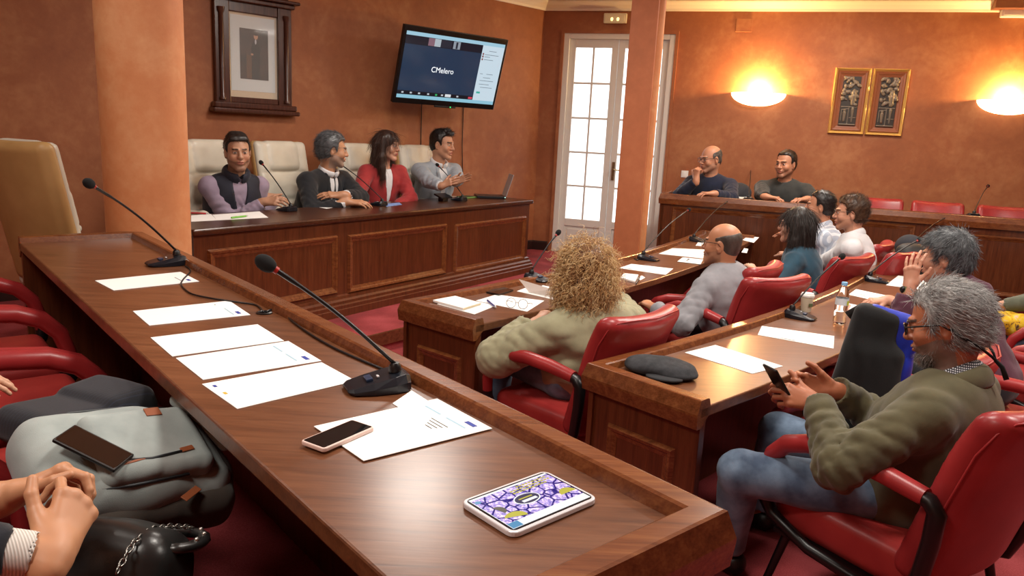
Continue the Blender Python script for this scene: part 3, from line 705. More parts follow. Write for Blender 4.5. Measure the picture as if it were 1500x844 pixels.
def mic(label, base, yaw, head, sc=1.0):
    """conference microphone: wedge base, thin neck, foam head; yaw = direction of the speaker's side"""
    t = thing('conference_microphone', label, 'microphone', base); b = Vector(base); f = Vector((math.cos(yaw), math.sin(yaw), 0)); r = Vector((f.y, -f.x, 0)); up = Vector((0, 0, 1))
    def L(x, y, z): return b+r*x+f*y+up*(z+.002)
    pts = []
    rows = [(.078, .030, .004, .010), (.066, .048, .002, .014), (.02, .057, .0, .024), (-.035, .058, .0, .036), (-.062, .052, .0, .040), (-.075, .040, .002, .034)]
    vs = []; 
    for (y, w_, z0, z1) in rows: vs += [L(-w_, y, z0), L(-w_*.98, y, z1*.55), L(-w_*.72, y, z1), L(w_*.72, y, z1), L(w_*.98, y, z1*.55), L(w_, y, z0)]
    fs = []
    for i in range(len(rows)-1):
        for k in range(5): fs.append((i*6+k, i*6+k+1, i*6+7+k, i*6+6+k))
        fs.append((i*6+5, i*6, i*6+6, i*6+11))
    fs += [tuple(range(6)), tuple(range(6*len(rows)-1, 6*len(rows)-7, -1))]
    bs = obj('base', MB().add(vs, fs), M('#10141c', .28, name='mic_plastic'), t, bevel=.002)
    obj('button', MB().box(L(0, .022, .0265), (.017, .008, .003), basis(r, f+up*-.2)), M('#2c3a55', .3), bs, bevel=.001)
    obj('button_mark', MB().box(L(-.006, .0, .0315), (.006, .0025, .0015), basis(r, f)), M('#d6d8da', .4), bs)
    s = L(0, -.045, .038); obj('socket', MB().lathe([(.016, 0), (.015, .014), (.010, .022)], 14, s), m_black, t, smooth=True, auto=True)
    h = Vector(head); s = s+up*.018; d = (h-s); n = 18; pts = []
    for k in range(n+1):
        q = k/n; p = s+d*q; p += up*(math.sin(q*PI)*.035*d.length) ; pts.append(p)
    e = (pts[-1]-pts[-2]).normalized(); obj('gooseneck', MB().tube(pts, [.0042*sc]*(n-3)+[.0055*sc]*4, 8), m_black, t, smooth=True)
    obj('indicator_ring', MB().tube([h-e*.018, h-e*.006], .0075*sc, 12), M('#a3231c', .4), t, smooth=True, auto=True)
    Rm = e.to_track_quat('Z', 'Y').to_matrix(); obj('foam_head', MB().ball(h+e*.014, (.017*sc, .017*sc, .023*sc), 16, Rm), M('#0a0a0b', .95), t, smooth=True)
    return t
yF = math.atan2(nF.y, nF.x)
mic('nearer black gooseneck microphone on the near desk beside the white letter', at(552, 569, .75), yF-.25, at(397, 391, 1.05), 1.15)
mic('farther black gooseneck microphone on the near desk in front of the round pillar', at(243, 388, .75), yF, at(134, 271, 1.12), 1.1)
# cables and grommet on the near desk
gp = at(387, 459, .75); g = thing('cable_grommet', 'round black cable grommet in the near desk', 'grommet', gp)
obj('ring', MB().lathe([(.026, 0), (.026, .004), (.020, .006), (.017, .003), (.017, .0005)], 24, gp), m_black, g, smooth=True, auto=True)
def cable(label, pxs, z, r=.0032, name='microphone_cable', mat=None, wrap=True):
    P = [at(x, y, z+r+.0006+(dz[0] if dz else 0)) for x, y, *dz in pxs]; Q = []
    for i in range(len(P)-1):
        p0, p1, p2, p3 = P[max(i-1, 0)], P[i], P[i+1], P[min(i+2, len(P)-1)]
        for k in range(6):
            t = k/6; Q.append(.5*((2*p1)+(p2-p0)*t+(2*p0-5*p1+4*p2-p3)*t*t+(3*p1-p0-3*p2+p3)*t*t*t))
    Q.append(P[-1]); o = obj(name, MB().tube(Q, r, 8), mat or m_black, smooth=True); return tag(o, label, 'cable')
cable('thin black cable running from the farther microphone across a sheet to the grommet', [(272, 390), (279, 397), (268, 410), (266, 418), (280, 430), (310, 437), (350, 443), (375, 447), (386, 457)], .75, .003)
cable('black cable running from the grommet to the nearer microphone', [(390, 457), (400, 453), (412, 456), (430, 472), (455, 490), (490, 510), (530, 528), (566, 543)], .75, .0034)
# dais microphones
yP = math.atan2(nP.y, nP.x)
mic('dais microphone in front of the man in the navy vest', at(420, 309, ZD), yP, at(384, 240, 1.041))
mic('dais microphone in front of the man in the dark suit', at(554, 301, ZD), yP, at(496, 239, 1.039))
mic('dais microphone in front of the man in the pale grey blazer', at(672, 294, ZD), yP, at(642, 243, 1.019))
yR = math.atan2(-.59, .81)
mic('desk microphone left of the woman with curly blonde hair', at(787, 411, ZR2), yR, at(816, 343, 0.771))
mic('desk microphone between the curly haired woman and the bald man', at(950, 381, ZR2), yR, at(1008, 308, 0.828))
mic('desk microphone beyond the bald man, before the far end of his desk', at(1022, 354, ZR2), yR-.2, at(1069, 293, 0.828))
mic('desk microphone beside the white paper cup', at(1172, 466, ZR3), yR, at(1231, 378, 0.805))
mic('desk microphone beside the bottle and the raised hand', at(1284, 413, ZR3), yR, at(1345, 352, 0.782))
mic('desk microphone at the far end of the desk with the bottle', at(1326, 386, ZR3), yR-.2, at(1391, 316, 0.828))
yB = math.atan2(nB.y, nB.x)
mic('desk microphone standing between the two men along the orange wall', at(1096, 295, .822), yB, at(1100, 247, 1.10))
mic('desk microphone before the row of empty chairs along the orange wall', at(1424, 318, .822), yB, at(1447, 273, 1.09))
# papers on the dais
sheet([(280, 316), (309, 314), (318, 323), (280, 325)], ZD, 'white sheet on the dais beside the round pillar, under the red pen')
sheet([(311, 315), (380, 310), (393, 319), (318, 323)], ZD, 'white sheets on the dais in front of the man in the vest')
sheet([(443, 300), (485, 296), (518, 299), (478, 306)], ZD, 'white document under the blue pen in front of the man in the dark suit', [('text_line', .3, .3, .6, .36, m_ink)])
sheet([(563, 299), (585, 297), (589, 300), (566, 303)], ZD, 'pale blue leaflet on the dais in front of the woman in red', mat=M('#7f9fd8', .6))
def pen(label, a, b, z, col, r=.0045, lift=0.0):
    p, q = at(*a, z+r+.001+lift), at(*b, z+r+.001+lift); t = thing('ballpoint_pen', label, 'pen', p); d = (q-p)
    obj('barrel', MB().tube([p, p+d*.85], r, 10), M(col, .35), t, smooth=True, auto=True); obj('tip', MB().tube([p+d*.85, q], [r, r*.25], 10), M('#c8c8c8', .3, .6), t, smooth=True, auto=True)
    obj('clip', MB().tube([p+d*.04+Vector((0, 0, r)), p+d*.3+Vector((0, 0, r+.001))], .0012, 6), M('#c8c8c8', .3, .6), t)
    return t
pen('red pen lying on the sheet beside the round pillar', (280, 312), (306, 313), ZD, '#b8202a', .006, .003); pen('green pen on the white sheets in front of the man in the vest', (339, 319), (364, 316), ZD, '#74b84a', .006, .003)
pen('blue pen on the document in front of the man in the dark suit', (466, 302), (494, 301), ZD, '#22356f', .005, .003)
# laptop, black case, mouse, small tablet stand on the dais
lp = at(716, 293, ZD); t = thing('laptop', 'black laptop seen edge-on at the right end of the dais', 'laptop', lp)
Lx, Ly = V3(dP, 0), V3(nP, 0)
hp = at(738, 291, ZD); PX, PY = Lx, Ly; Ly = Vector((-.20, .98, 0)).normalized(); Lx = Vector((Ly.y, -Ly.x, 0))
obj('keyboard_base', MB().box(hp-Lx*.14-Vector((0, 0, -.015))+Ly*.05, (.15, .12, .012), basis(Lx, Ly)), M('#17191c', .35), t, bevel=.004)
tilt = Vector((.30*Lx.x, .30*Lx.y, 1)).normalized(); s0 = hp+Lx*.012+Ly*.05+Vector((0, 0, .026))
obj('lid', MB().bar(s0, s0+tilt*.235, .24, .007, up=Lx), M('#9da2a6', .3, .3), t, bevel=.002); obj('hinge_light', MB().box(hp-Ly*.072+Vector((0, 0, .017)), (.006, .002, .004), basis(Lx, Ly)), glow('#bff0e0', 1.5, 'led'), t)
Lx, Ly = PX, PY
mo = at(636, 288, ZD); t = thing('computer_mouse', 'red and white mouse in front of the man in the pale blazer', 'mouse', mo)
obj('body', MB().ball(mo+Vector((0, 0, .013)), (.055, .032, .015), 16, basis(Lx, Ly)), M('#a82a30', .3), t, smooth=True); obj('top_shell', MB().ball(mo+Lx*.015+Vector((0, 0, .021)), (.035, .025, .012), 14, basis(Lx, Ly)), M('#d8d8dc', .3), t, smooth=True)
st = at(663, 296, ZD); t = thing('tablet_stand', 'small black tablet on a stand before the last dais microphone', 'tablet stand', st)
st2 = st+Ly*.10-Lx*.02
obj('screen_slab', MB().box(st2+Vector((0, 0, .05)), (.085, .05, .008), basis(Lx, Ly+Vector((0, 0, .35)))), M('#191c20', .3), t, bevel=.003); obj('stand', MB().box(st2+Vector((0, 0, .02)), (.04, .03, .02), basis(Lx, Ly)), m_black, t, bevel=.004)
nb_ = at(695, 291, ZD); o = thing('notebook', 'green-edged notebook lying beside the black laptop', 'notebook', nb_); obj('cover', MB().box(nb_+Ly*.1+Vector((0, 0, .008)), (.09, .06, .0075), basis(Lx, Ly)), M('#2e4a2e', .5), o, bevel=.002); obj('page_block', MB().box(nb_+Ly*.096+Vector((0, 0, .008)), (.0905, .058, .005), basis(Lx, Ly)), M('#7fa85a', .7), o)
# second row things
def thick(name, label, cat, pxs, z, t, mat, parts=()):
    Q = quad(pxs, z, .001); o = thing(name, label, cat, sum(Q, Vector())/4); obj('cover' if name == 'notebook' else 'body', slab(MB(), Q, t), mat, o, bevel=min(.0015, t*.3)); return o, Q
sheet([(640, 446), (672, 437), (727, 448), (695, 461)], ZR2, 'white sheet under the notebook at the left end of the curved desk')
o, Q = thick('notebook', 'notebook with white cover and beige pages at the left end of the curved desk', 'notebook', [(634, 443), (664, 436), (704, 447), (678, 455)], ZR2+.002, .012, m_paper)
obj('page_block', slab(MB(), [bil(Q, u, v)+Vector((0, 0, .002)) for u, v in ((.02, .03), (.985, .03), (1.008, 1.008), (.02, 1.008))], .008), m_beige, o)
sheet([(697, 441), (727, 432), (797, 441), (772, 457)], ZR2, 'white sheet under the spectacles on the curved desk')
thick('smartphone', 'black smartphone lying flat near the rail left of the curly haired woman', 'phone', [(712, 430), (733, 422), (752, 427), (731, 434)], ZR2, .010, m_scr)
sheet([(757, 427), (778, 419), (842, 428), (818, 441)], ZR2, 'white sheet under the open booklet beside the curly haired woman')
bk = thing('booklet', 'open white booklet with a raised page beside the curly haired woman', 'booklet', at(800, 430, ZR2))
a0, a1 = at(775, 428, ZR2+.005), at(820, 436, ZR2+.005); b0, b1 = at(760, 409, ZR2+.06), at(810, 424, ZR2+.05)
obj('raised_page', MB().add([a0, a1, b1, b0, a0-Vector((0, 0, .0012)), a1-Vector((0, 0, .0012)), b1-Vector((0, 0, .0012)), b0-Vector((0, 0, .0012))], [(0, 1, 2, 3), (7, 6, 5, 4), (0, 4, 5, 1), (2, 6, 7, 3), (1, 5, 6, 2), (3, 7, 4, 0)]), M('#e6ddd6', .7), bk)
obj('lower_pages', slab(MB(), [a0+Vector((0, 0, -.003)), a1+Vector((0, 0, -.003)), at(838, 428, ZR2+.002), at(795, 419, ZR2+.002)], .004), m_paper, bk)
pen('blue capped pen leaning on the sheet beside the spectacles', (714, 440), (727, 451), ZR2, '#3a3a86', .005, .003)
gl = thing('spectacles', 'round thin-rimmed spectacles standing on the white sheet', 'glasses', at(757, 452, ZR2))
gq = at(757, 452, ZR2); gu = V3((at(775, 455, ZR2)-at(738, 451, ZR2)).xy.normalized(), 0); gf = Vector((-gu.y, gu.x, 0))
for s in (-1, 1):
    c = gq+gu*(s*.031)+Vector((0, 0, .026)); rimp = [c+gu*(.0245*math.cos(q))+(Vector((0, 0, 1))*.97+gf*.2)*(.0245*math.sin(q)) for q in np.linspace(0, 2*PI, 25)[:-1]]
    rm = obj('rim', MB().tube(rimp, .0014, 6, closed=True), M('#202024', .3, .3), gl, smooth=True)
    obj('temple', MB().tube([c+gu*(s*.0245)+Vector((0, 0, .006)), c+gu*(s*.027)+gf*.06+Vector((0, 0, -.004)), c+gu*(s*.022)+gf*.125+Vector((0, 0, -.022))], .0016, 6), M('#202024', .3, .3), gl, smooth=True)
obj('bridge', MB().tube([gq+gu*-.007+Vector((0, 0, .028)), gq+Vector((0, 0, .033)), gq+gu*.007+Vector((0, 0, .028))], .0014, 6), M('#202024', .3, .3), gl, smooth=True)
sheet([(907, 393), (925, 387), (986, 394), (975, 403)], ZR2, 'white sheet with small print before the middle microphone of the curved desk', [('blue_emblem', .1, .1, .16, .25, m_ink)])
o, Q = thick('notebook', 'small white notebook behind the curly hair on the curved desk', 'notebook', [(908, 409), (914, 403), (935, 405), (930, 415)], ZR2, .012, m_paper)
pen('dark pen beside the small white notebook', (932, 416), (938, 404), ZR2, '#26262b', .004); sheet([(934, 408), (940, 404), (945, 407), (938, 411)], ZR2, 'scrap of white paper beside the small notebook')
sheet([(965, 372), (985, 364), (1032, 366), (1030, 379)], ZR2, 'large white sheet between microphone and the bald man'); sheet([(992, 384), (1000, 378), (1030, 381), (1026, 388)], ZR2, 'printed white sheet nearest the bald man', [('text_line', .3, .3, .45, .4, m_ink), ('text_line', .55, .3, .8, .4, m_ink)], lift=.003)
sheet([(1019, 360), (1026, 351), (1044, 353), (1040, 362)], ZR2, 'white sheet beyond the large sheet near the bald man'); sheet([(1088, 352), (1095, 346), (1112, 348), (1104, 356)], ZR2, 'white sheet under the outstretched arm of the man in the striped shirt'); sheet([(1086, 370), (1090, 364), (1096, 365), (1094, 371)], ZR2, 'narrow white sheet beside the bald head')
# glass of water
gp = at(1033, 352, ZR2); t = thing('drinking_glass', 'small clear drinking glass beside the far microphone of the curved desk', 'glass'  , gp); m_clear = NT('clear_glass'); m_clear.set(Base_Color=(1, 1, 1, 1), Transmission_Weight=1.0, Roughness=.02, IOR=1.3); m_clear = m_clear.m
obj('bowl', MB().lathe([(.028, .001), (.033, .085), (.031, .085), (.026, .006)], 20, gp), m_clear, t, smooth=True, auto=True)
# third row things
sheet([(1003, 517), (1048, 506), (1147, 537), (1102, 548)], ZR3, 'blank white sheet beside the grey cap'); sheet([(1110, 491), (1116, 478), (1222, 493), (1221, 511)], ZR3, 'white sheet with pale header line in front of the paper cup', [('blue_emblem', .05, .3, .09, .5, m_ink), ('header_line', .14, .2, .155, .8, m_pale)])
sheet([(1243, 432), (1254, 424), (1302, 434), (1296, 444)], ZR3, 'white sheet with two small marks behind the water bottle', [('text_line', .2, .2, .24, .5, m_ink), ('text_line', .35, .2, .4, .4, m_ink)])
sheet([(1222, 456), (1226, 441), (1262, 449), (1256, 463)], ZR3, 'white brochure with a salmon panel behind the water bottle', [('salmon_panel', .2, .3, .9, .6, M('#e08a74', .6))]); sheet([(1240, 462), (1246, 450), (1270, 456), (1262, 474)], ZR3, 'white sheet between the bottle and the black jacket', lift=.003)
sheet([(1298, 418), (1316, 404), (1362, 412), (1345, 424)], ZR3, 'white sheets under the raised forearm with the green watch'); sheet([(1312, 392), (1319, 386), (1331, 389), (1326, 395)], ZR3, 'small white card beside the far microphone of the bottle desk'); sheet([(1322, 374), (1328, 368), (1345, 371), (1340, 378)], ZR3, 'white sheet at the far end of the bottle desk')
thick('smartphone', 'dark smartphone between the bottle and the black jacket', 'phone', [(1258, 449), (1262, 444), (1276, 446), (1274, 452)], ZR3, .009, m_scr)
bp_ = at(1229, 474, ZR3); t = thing('water_bottle', 'clear plastic water bottle with a pale blue cap', 'bottle', bp_)
pr = [(.0, .002), (.029, .003), (.032, .012), (.0315, .03), (.0295, .036), (.0315, .042), (.0315, .06), (.0295, .066), (.0315, .072), (.032, .10), (.032, .135), (.030, .15), (.024, .172), (.016, .188), (.0125, .195), (.0125, .204)]
m_pet = NT('clear_plastic'); m_pet.set(Base_Color=(.95, .98, 1, 1), Transmission_Weight=1.0, Roughness=.05, IOR=1.15); m_pet = m_pet.m
obj('body', MB().lathe(pr, 28, bp_, cap=False), m_pet, t, smooth=True); obj('cap', MB().lathe([(.0145, .2), (.0145, .215), (.013, .217)], 20, bp_), M('#7fb4dc', .4), t, smooth=True, auto=True)
lb = obj('label_band', MB().lathe([(.0325, .10), (.0325, .135)], 28, bp_, cap=False), M('#d4dfe6', .5), t, smooth=True); obj('label_patch', MB().add([bp_+Vector((.0332*math.cos(q), .0332*math.sin(q), z)) for z in (.102, .125) for q in (-1.2, -.9, -.6)], [(0, 1, 4, 3), (1, 2, 5, 4)]), M('#c3d23c', .5), lb)
cp = at(1178, 460, ZR3); cp = at(1180, 456, ZR3); t = thing('paper_cup', 'white paper cup with lid behind the desk microphone', 'cup', cp)
obj('body', MB().lathe([(.026, 0), (.034, .085)], 26, cp), M('#c9bfa8', .6), t, smooth=True, auto=True); obj('lid', MB().lathe([(.0365, .083), (.0365, .092), (.033, .096), (.031, .102), (.0, .101)], 26, cp), M('#eceae6', .45), t, smooth=True, auto=True)
cu = cp+Vector((.012, -.031, .045)); obj('print_mark', MB().box(cp+Vector((.012, -.0305, .04)), (.012, .0012, .009), Matrix.Rotation(.38, 3, 'Z')), M('#5f6f4a', .6), t)
# tangled cable
cable('dark cable lying along the rail behind the bottle', [(1243, 425), (1246, 415), (1262, 411), (1280, 400), (1296, 386), (1312, 375)], ZR3, .004); cable('short black cable looping beside the middle microphone of the curved desk', [(912, 381), (925, 377), (934, 381), (936, 374), (945, 371)], ZR2, .004)
# flat cap
hc = at(966, 548, ZR3); t = thing('flat_cap', 'dark grey checked flat cap lying on the desk corner', 'cap', hc); hu = V3((at(1010, 552, ZR3)-at(921, 538, ZR3)).xy.normalized(), 0); hv = Vector((-hu.y, hu.x, 0))
Rh = np.array(basis(hu, hv)); hcn = np.array(hc)
V, F = surf([ell(hcn+Rh@[0, .02, .030], (.125, .085, .029), Rh, k=.02), ell(hcn+Rh@[.06, -.01, .018], (.085, .07, .020), Rh, k=.03), ell(hcn+Rh@[-.055, .01, .022], (.08, .08, .024), Rh, k=.03), disp(.003, 60, 3), plane(hcn+[0, 0, .002], (0, 0, -1))], .006)
n = NT('checked_tweed'); v = n.coords(.6); n.l(n.ramp(n.noise(v, 45, 3), [(.3, '#232528'), (.7, '#35363a')]), n.b.inputs['Base Color']); n.set(Roughness=.95); n.bump(n.noise(v, 300, 2), .4, .002)
obj('crown', (V, F), n.m, t); V, F = surf([ell(hcn+Rh@[.03, -.075, .012], (.075, .045, .008), Rh), plane(hcn+[0, 0, .002], (0, 0, -1))], .006); obj('peak', (V, F), M('#232427', .9), t)
# papers on the wall desk
sheet([(1060, 287), (1072, 284), (1102, 289), (1090, 292)], .822, 'white sheet on the wall desk in front of the man in navy')
# ================================================================ WALL THINGS
def onL(s, z, o=0): p = C0+tL*s+nL*o; return Vector((p.x, p.y, z))
def lw(px, py): p = on_wall(px, py, C0, nL); return (V2(p)-C0).dot(tL), p.z
RL = Matrix((V3(-tL, 0), V3(nL, 0), Vector((0, 0, 1)))).transposed()     # x to the right, y out of the wall
def lbox(mb, s0, s1, z0, z1, o0, o1): return mb.box(onL((s0+s1)/2, (z0+z1)/2, (o0+o1)/2), (abs(s1-s0)/2, abs(o1-o0)/2, abs(z1-z0)/2), RL)
m_fr = wood('portrait_frame_wood', ang(-tL)+PI/2, '#2a140c', '#452419', '#5a3222', vert=True)
sa, za = lw(335, 141); sb, zb = lw(405, 146); sc_, zc = lw(334, 16); pz0, pz1 = (za+zb)/2, zc
t = thing('framed_portrait', 'framed full-length portrait of a standing man in a dark wooden frame', 'picture', onL((sa+sb)/2, pz0-.1, 0))
L0, L1 = sa+.13, sb-.13
mb = MB(); lbox(mb, L0, sa, pz0-.06, pz1+.1, 0, .05); lbox(mb, sb, L1, pz0-.06, pz1+.1, 0, .05); lbox(mb, sa, sb, pz0-.05, pz0, 0, .04); lbox(mb, sa, sb, pz1, pz1+.1, 0, .04); obj('frame', mb, m_fr, t, bevel=.006)
for s0 in (sa+.055, sb-.055):
    mb = MB(); mb.lathe([(.030, 0), (.030, .02), (.022, .035), (.021, pz1-pz0+.0), (.03, pz1-pz0+.02), (.034, pz1-pz0+.05)], 14, onL(s0+(.02 if s0 > sa else -.02), pz0-.03, .055)); obj('column', mb, m_fr, t, smooth=True, auto=True)
mb = MB(); lbox(mb, L0+.03, L1-.03, pz0-.10, pz0-.05, 0, .09); lbox(mb, L0+.05, L1-.05, pz0-.14, pz0-.10, 0, .11); obj('ledge', mb, m_fr, t, bevel=.012)
mb = MB(); lbox(mb, L0+.02, L1-.02, pz1+.08, pz1+.12, 0, .08); lbox(mb, L0+.06, L1-.06, pz1+.12, pz1+.15, 0, .11); lbox(mb, L0-.03, L1+.03, pz1+.15, pz1+.27, 0, .06); lbox(mb, L0-.0, L1+.0, pz1+.27, pz1+.31, 0, .1); obj('entablature', mb, m_fr, t, bevel=.01)
obj('mount', lbox(MB(), sa, sb, pz0, pz1, .008, .014), M('#c8b59a', .7), t); mt = obj('mat_board', lbox(MB(), sa-.02, sb+.02, pz0+.055, pz1-.02, .013, .017), M('#c9cfd2', .7), t)
s0, z0 = lw(351, 115); s1, z1 = lw(391, 46); pt = NT('portrait_ground'); v = pt.coords(); pt.l(pt.ramp(pt.noise(v, 7, 4), [(.35, '#1d1310'), (.7, '#45312a')]), pt.b.inputs['Base Color']); pt.set(Roughness=.3)
obj('print', lbox(MB(), s0, s1, z0, z1, .016, .0185), pt.m, t)
pw_, ph = abs(s1-s0), abs(z1-z0)
def pp_(u, v): return onL(s0-(u)*pw_, z0+v*ph, .0195)
def blob(nm, cx, cy, rx, ry, col, lift=0): return obj(nm, MB().add([pp_(cx+rx*math.cos(q), cy+ry*math.sin(q))+V3(nL*lift, 0) for q in np.linspace(0, 2*PI, 21)[:-1]], [tuple(range(20))]), M(col, .5), t)
obj('painted_suit', MB().add([pp_(u, v)+V3(nL*.0006, 0) for u, v in ((.40, .02), (.66, .02), (.70, .5), (.72, .66), (.64, .76), (.55, .79), (.46, .75), (.38, .62), (.42, .48))], [tuple(range(9))]), M('#101014', .5), t)
blob('painted_face', .56, .86, .075, .06, '#b58a70', .0008); blob('painted_hair', .56, .905, .075, .03, '#1c1411', .0009); blob('painted_shirt', .55, .755, .03, .05, '#b9bcc4', .001); blob('painted_hand', .42, .50, .05, .02, '#a5785e', .001)
obj('painted_chair', MB().add([pp_(u, v)+V3(nL*.0004, 0) for u, v in ((.22, .02), (.40, .02), (.40, .47), (.22, .5))], [(0, 1, 2, 3)]), M('#54361f', .5), t)
gm = NT('picture_glass'); gm.set(Base_Color=(1, 1, 1, 1), Alpha=.06, Roughness=.05); obj('glass', lbox(MB(), sa, sb, pz0, pz1, .024, .026), gm.m, t)
# thermostat
s0, z0 = lw(152, 136); s1, z1 = lw(172, 100); t = thing('thermostat', 'white wall thermostat partly behind the round pillar', 'thermostat', onL(s0, z0)); lbm = MB(); obj('case', lbox(lbm, s0+.01, s0-.09, z0, z1, 0, .025), M('#dcdcd8', .4), t, bevel=.004)
for k in (0, 1): obj('display', lbox(MB(), s0+.002, s0-.05, z0+.05+k*.08, z0+.09+k*.08, .024, .027), M('#4b5158', .2), t)
# television
tc = Vector((-.648*K9, 7.16*K9, 1.38+.53*K9)); ty, tt = math.radians(40.96), math.radians(15.77); tu = Vector((math.cos(ty), math.sin(ty), 0)); tn0 = Vector((tu.y, -tu.x, 0)); tv_ = Vector((0, 0, 1))*math.cos(tt)+tn0*math.sin(tt); tn = tu.cross(tv_)
TW, TH = 1.257, 1.257*.585; RT = basis(tu, tv_)
t = thing('television', 'wall-mounted television showing a dark video-call window', 'television', tc)
def tp(x, y, o=0): return tc+tu*x+tv_*y+tn*o
obj('casing', MB().box(tp(0, 0, -.022), (TW/2, TH/2, .022), RT), M('#0b0b0d', .25), t, bevel=.006); obj('bottom_strip', MB().box(tp(0, -TH/2-.008, -.012), (.13, .009, .01), RT), M('#121214', .3), t, bevel=.003)
obj('power_light', MB().box(tp(.06, -TH/2-.006, .0), (.005, .005, .003), RT), glow('#35e070', 2, 'green_led'), t)
SL, SR, SB, ST_ = -TW/2+.03, TW/2-.03, -TH/2+.055, TH/2-.052; SWd, SHt = SR-SL, ST_-SB
def scr_(nm, u0, v0, u1, v1, mat, par, o): return obj(nm, MB().add([tp(SL+SWd*u, SB+SHt*v, o) for u, v in ((u0, v0), (u1, v0), (u1, v1), (u0, v1))], [(0, 1, 2, 3)]), mat, par)
def emis(col, s, nm): n = NT(nm); n.set(Base_Color=(.01, .01, .012, 1), Roughness=.12, Emission_Color=(*lin(col), 1), Emission_Strength=s); return n.m
base_s = scr_('screen', 0, 0, 1, 1, emis('#20364f', .9, 'tv_blue'), t, .001)
scr_('title_bar', 0, .945, 1, 1, emis('#9fc9dc', .95, 'tv_sky'), base_s, .002); scr_('dark_strip', 0, .815, .765, .945, emis('#141a28', .8, 'tv_dark'), base_s, .002)
scr_('tool_bar', 0, .055, .765, .115, emis('#101520', .8, 'tv_dark2'), base_s, .002); scr_('task_bar', 0, 0, 1, .055, emis('#8fc4d8', .95, 'tv_cyan'), base_s, .002)
sd = scr_('side_panel', .765, .055, 1, .945, emis('#c9dce8', .95, 'tv_white'), base_s, .002)
for (u0, u1, c) in ((.215, .275, '#8d6a78'), (.275, .335, '#b9c6cf'), (.335, .445, '#272c39'), (.46, .53, '#9aa4b0')): scr_('video_tile', u0, .825, u1, .94, emis(c, .8, 'tv_tile'+c[1:]), base_s, .003)
scr_('person_icon', .485, .83, .505, .93, emis('#2a2f3c', .8, 'tv_icon'), base_s, .004); scr_('red_button', .715, .066, .757, .10, emis('#d8475c', .9, 'tv_red'), base_s, .003); scr_('white_button', .47, .066, .53, .11, emis('#e4e8ec', .9, 'tv_wh2'), base_s, .003); scr_('green_button', .37, .07, .39, .10, emis('#2fae66', .9, 'tv_gr'), base_s, .003)
for u in (.04, .12, .2, .29, .43, .59): scr_('tool_icon', u, .075, u+.02, .10, emis('#cfd6de', .8, 'tv_ic2'), base_s, .003)
for v_, u0, u1 in ((.86, .84, .92), (.80, .80, .95), (.765, .80, .86), (.72, .80, .90), (.49, .79, .82), (.49, .86, .93), (.43, .83, .91), (.38, .80, .95), (.32, .80, .91), (.27, .82, .95)): scr_('text_line', u0, v_, u1, v_+.008, emis('#7d8b98', .7, 'tv_txt'), sd, .003)
for v_ in (.795, .755, .71): scr_('contact_icon', .775, v_, .79, v_+.03, emis('#8a4a48', .8, 'tv_ct'), sd, .003)
scr_('teal_button', .79, .17, .83, .20, emis('#2ab0a0', .9, 'tv_teal'), sd, .003)
tx = textobj('screen_text', 'CMelero', .075, emis('#f2f5f8', 1.2, 'tv_text'), base_s, RT, tp(SL+SWd*.40, SB+SHt*.47, .003))
arm = MB(); wpt = onL((V2(tc)-C0).dot(tL), 1.9, .02); arm.box(onL((V2(tc)-C0).dot(tL), 1.9, .016), (.12, .012, .16), RL); arm.bar(wpt, tp(0, 0, -.04), .06, .05); obj('wall_bracket', arm, m_black, t)
for (xa, ya, yb, lb) in ((678, 165, 262, 'thin dark cable hanging from the television down the wall, right one'), (617, 155, 215, 'thin dark cable hanging from the television down the wall, left one')):
    s0, z0 = lw(xa, ya); s1, z1 = lw(xa-1, yb); o = obj('hanging_cable', MB().tube([onL(s0, z0+.1, .008), onL(s0, (z0+z1)/2, .010), onL(s1, .86, .008)], .0045, 6), m_blackmat, smooth=True); tag(o, lb, 'cable')
# emergency lights
def rw(px, py): p = on_wall(px, py, C0, nR); return (V2(p)-C0).dot(tR), p.z
for px, py, lb, lit in ((902, 27.5, 'emergency light with two glowing bulbs above the white door', 1), (1488, 18, 'white emergency light high on the wall at the upper right corner', 0)):
    s, z = rw(px, py); t = thing('emergency_light', lb, 'emergency light', on_r(s, z)); w_ = .135 if lit else .14
    o0 = 0 if lit else .02
    obj('case', rb(MB(), s-w_, s+w_, z-.055, z+.055, 0, .05+o0), M('#d8cdb0' if lit else '#dcd8d0', .4), t, bevel=.008); obj('lens', rb(MB(), s-w_+.02, s+w_-.02, z-.04, z+.04, .048+o0, .054+o0), M('#e3d7b2' if lit else '#e6e2da', .3), t, bevel=.004)
    if lit:
        for k in (-1, 1): obj('bulb', MB().ball(on_r(s+k*.035, z-.012, .05), (.016, .016, .022), 10), glow('#ffd98a', 2.5, 'bulb%d' % k), t, smooth=True)
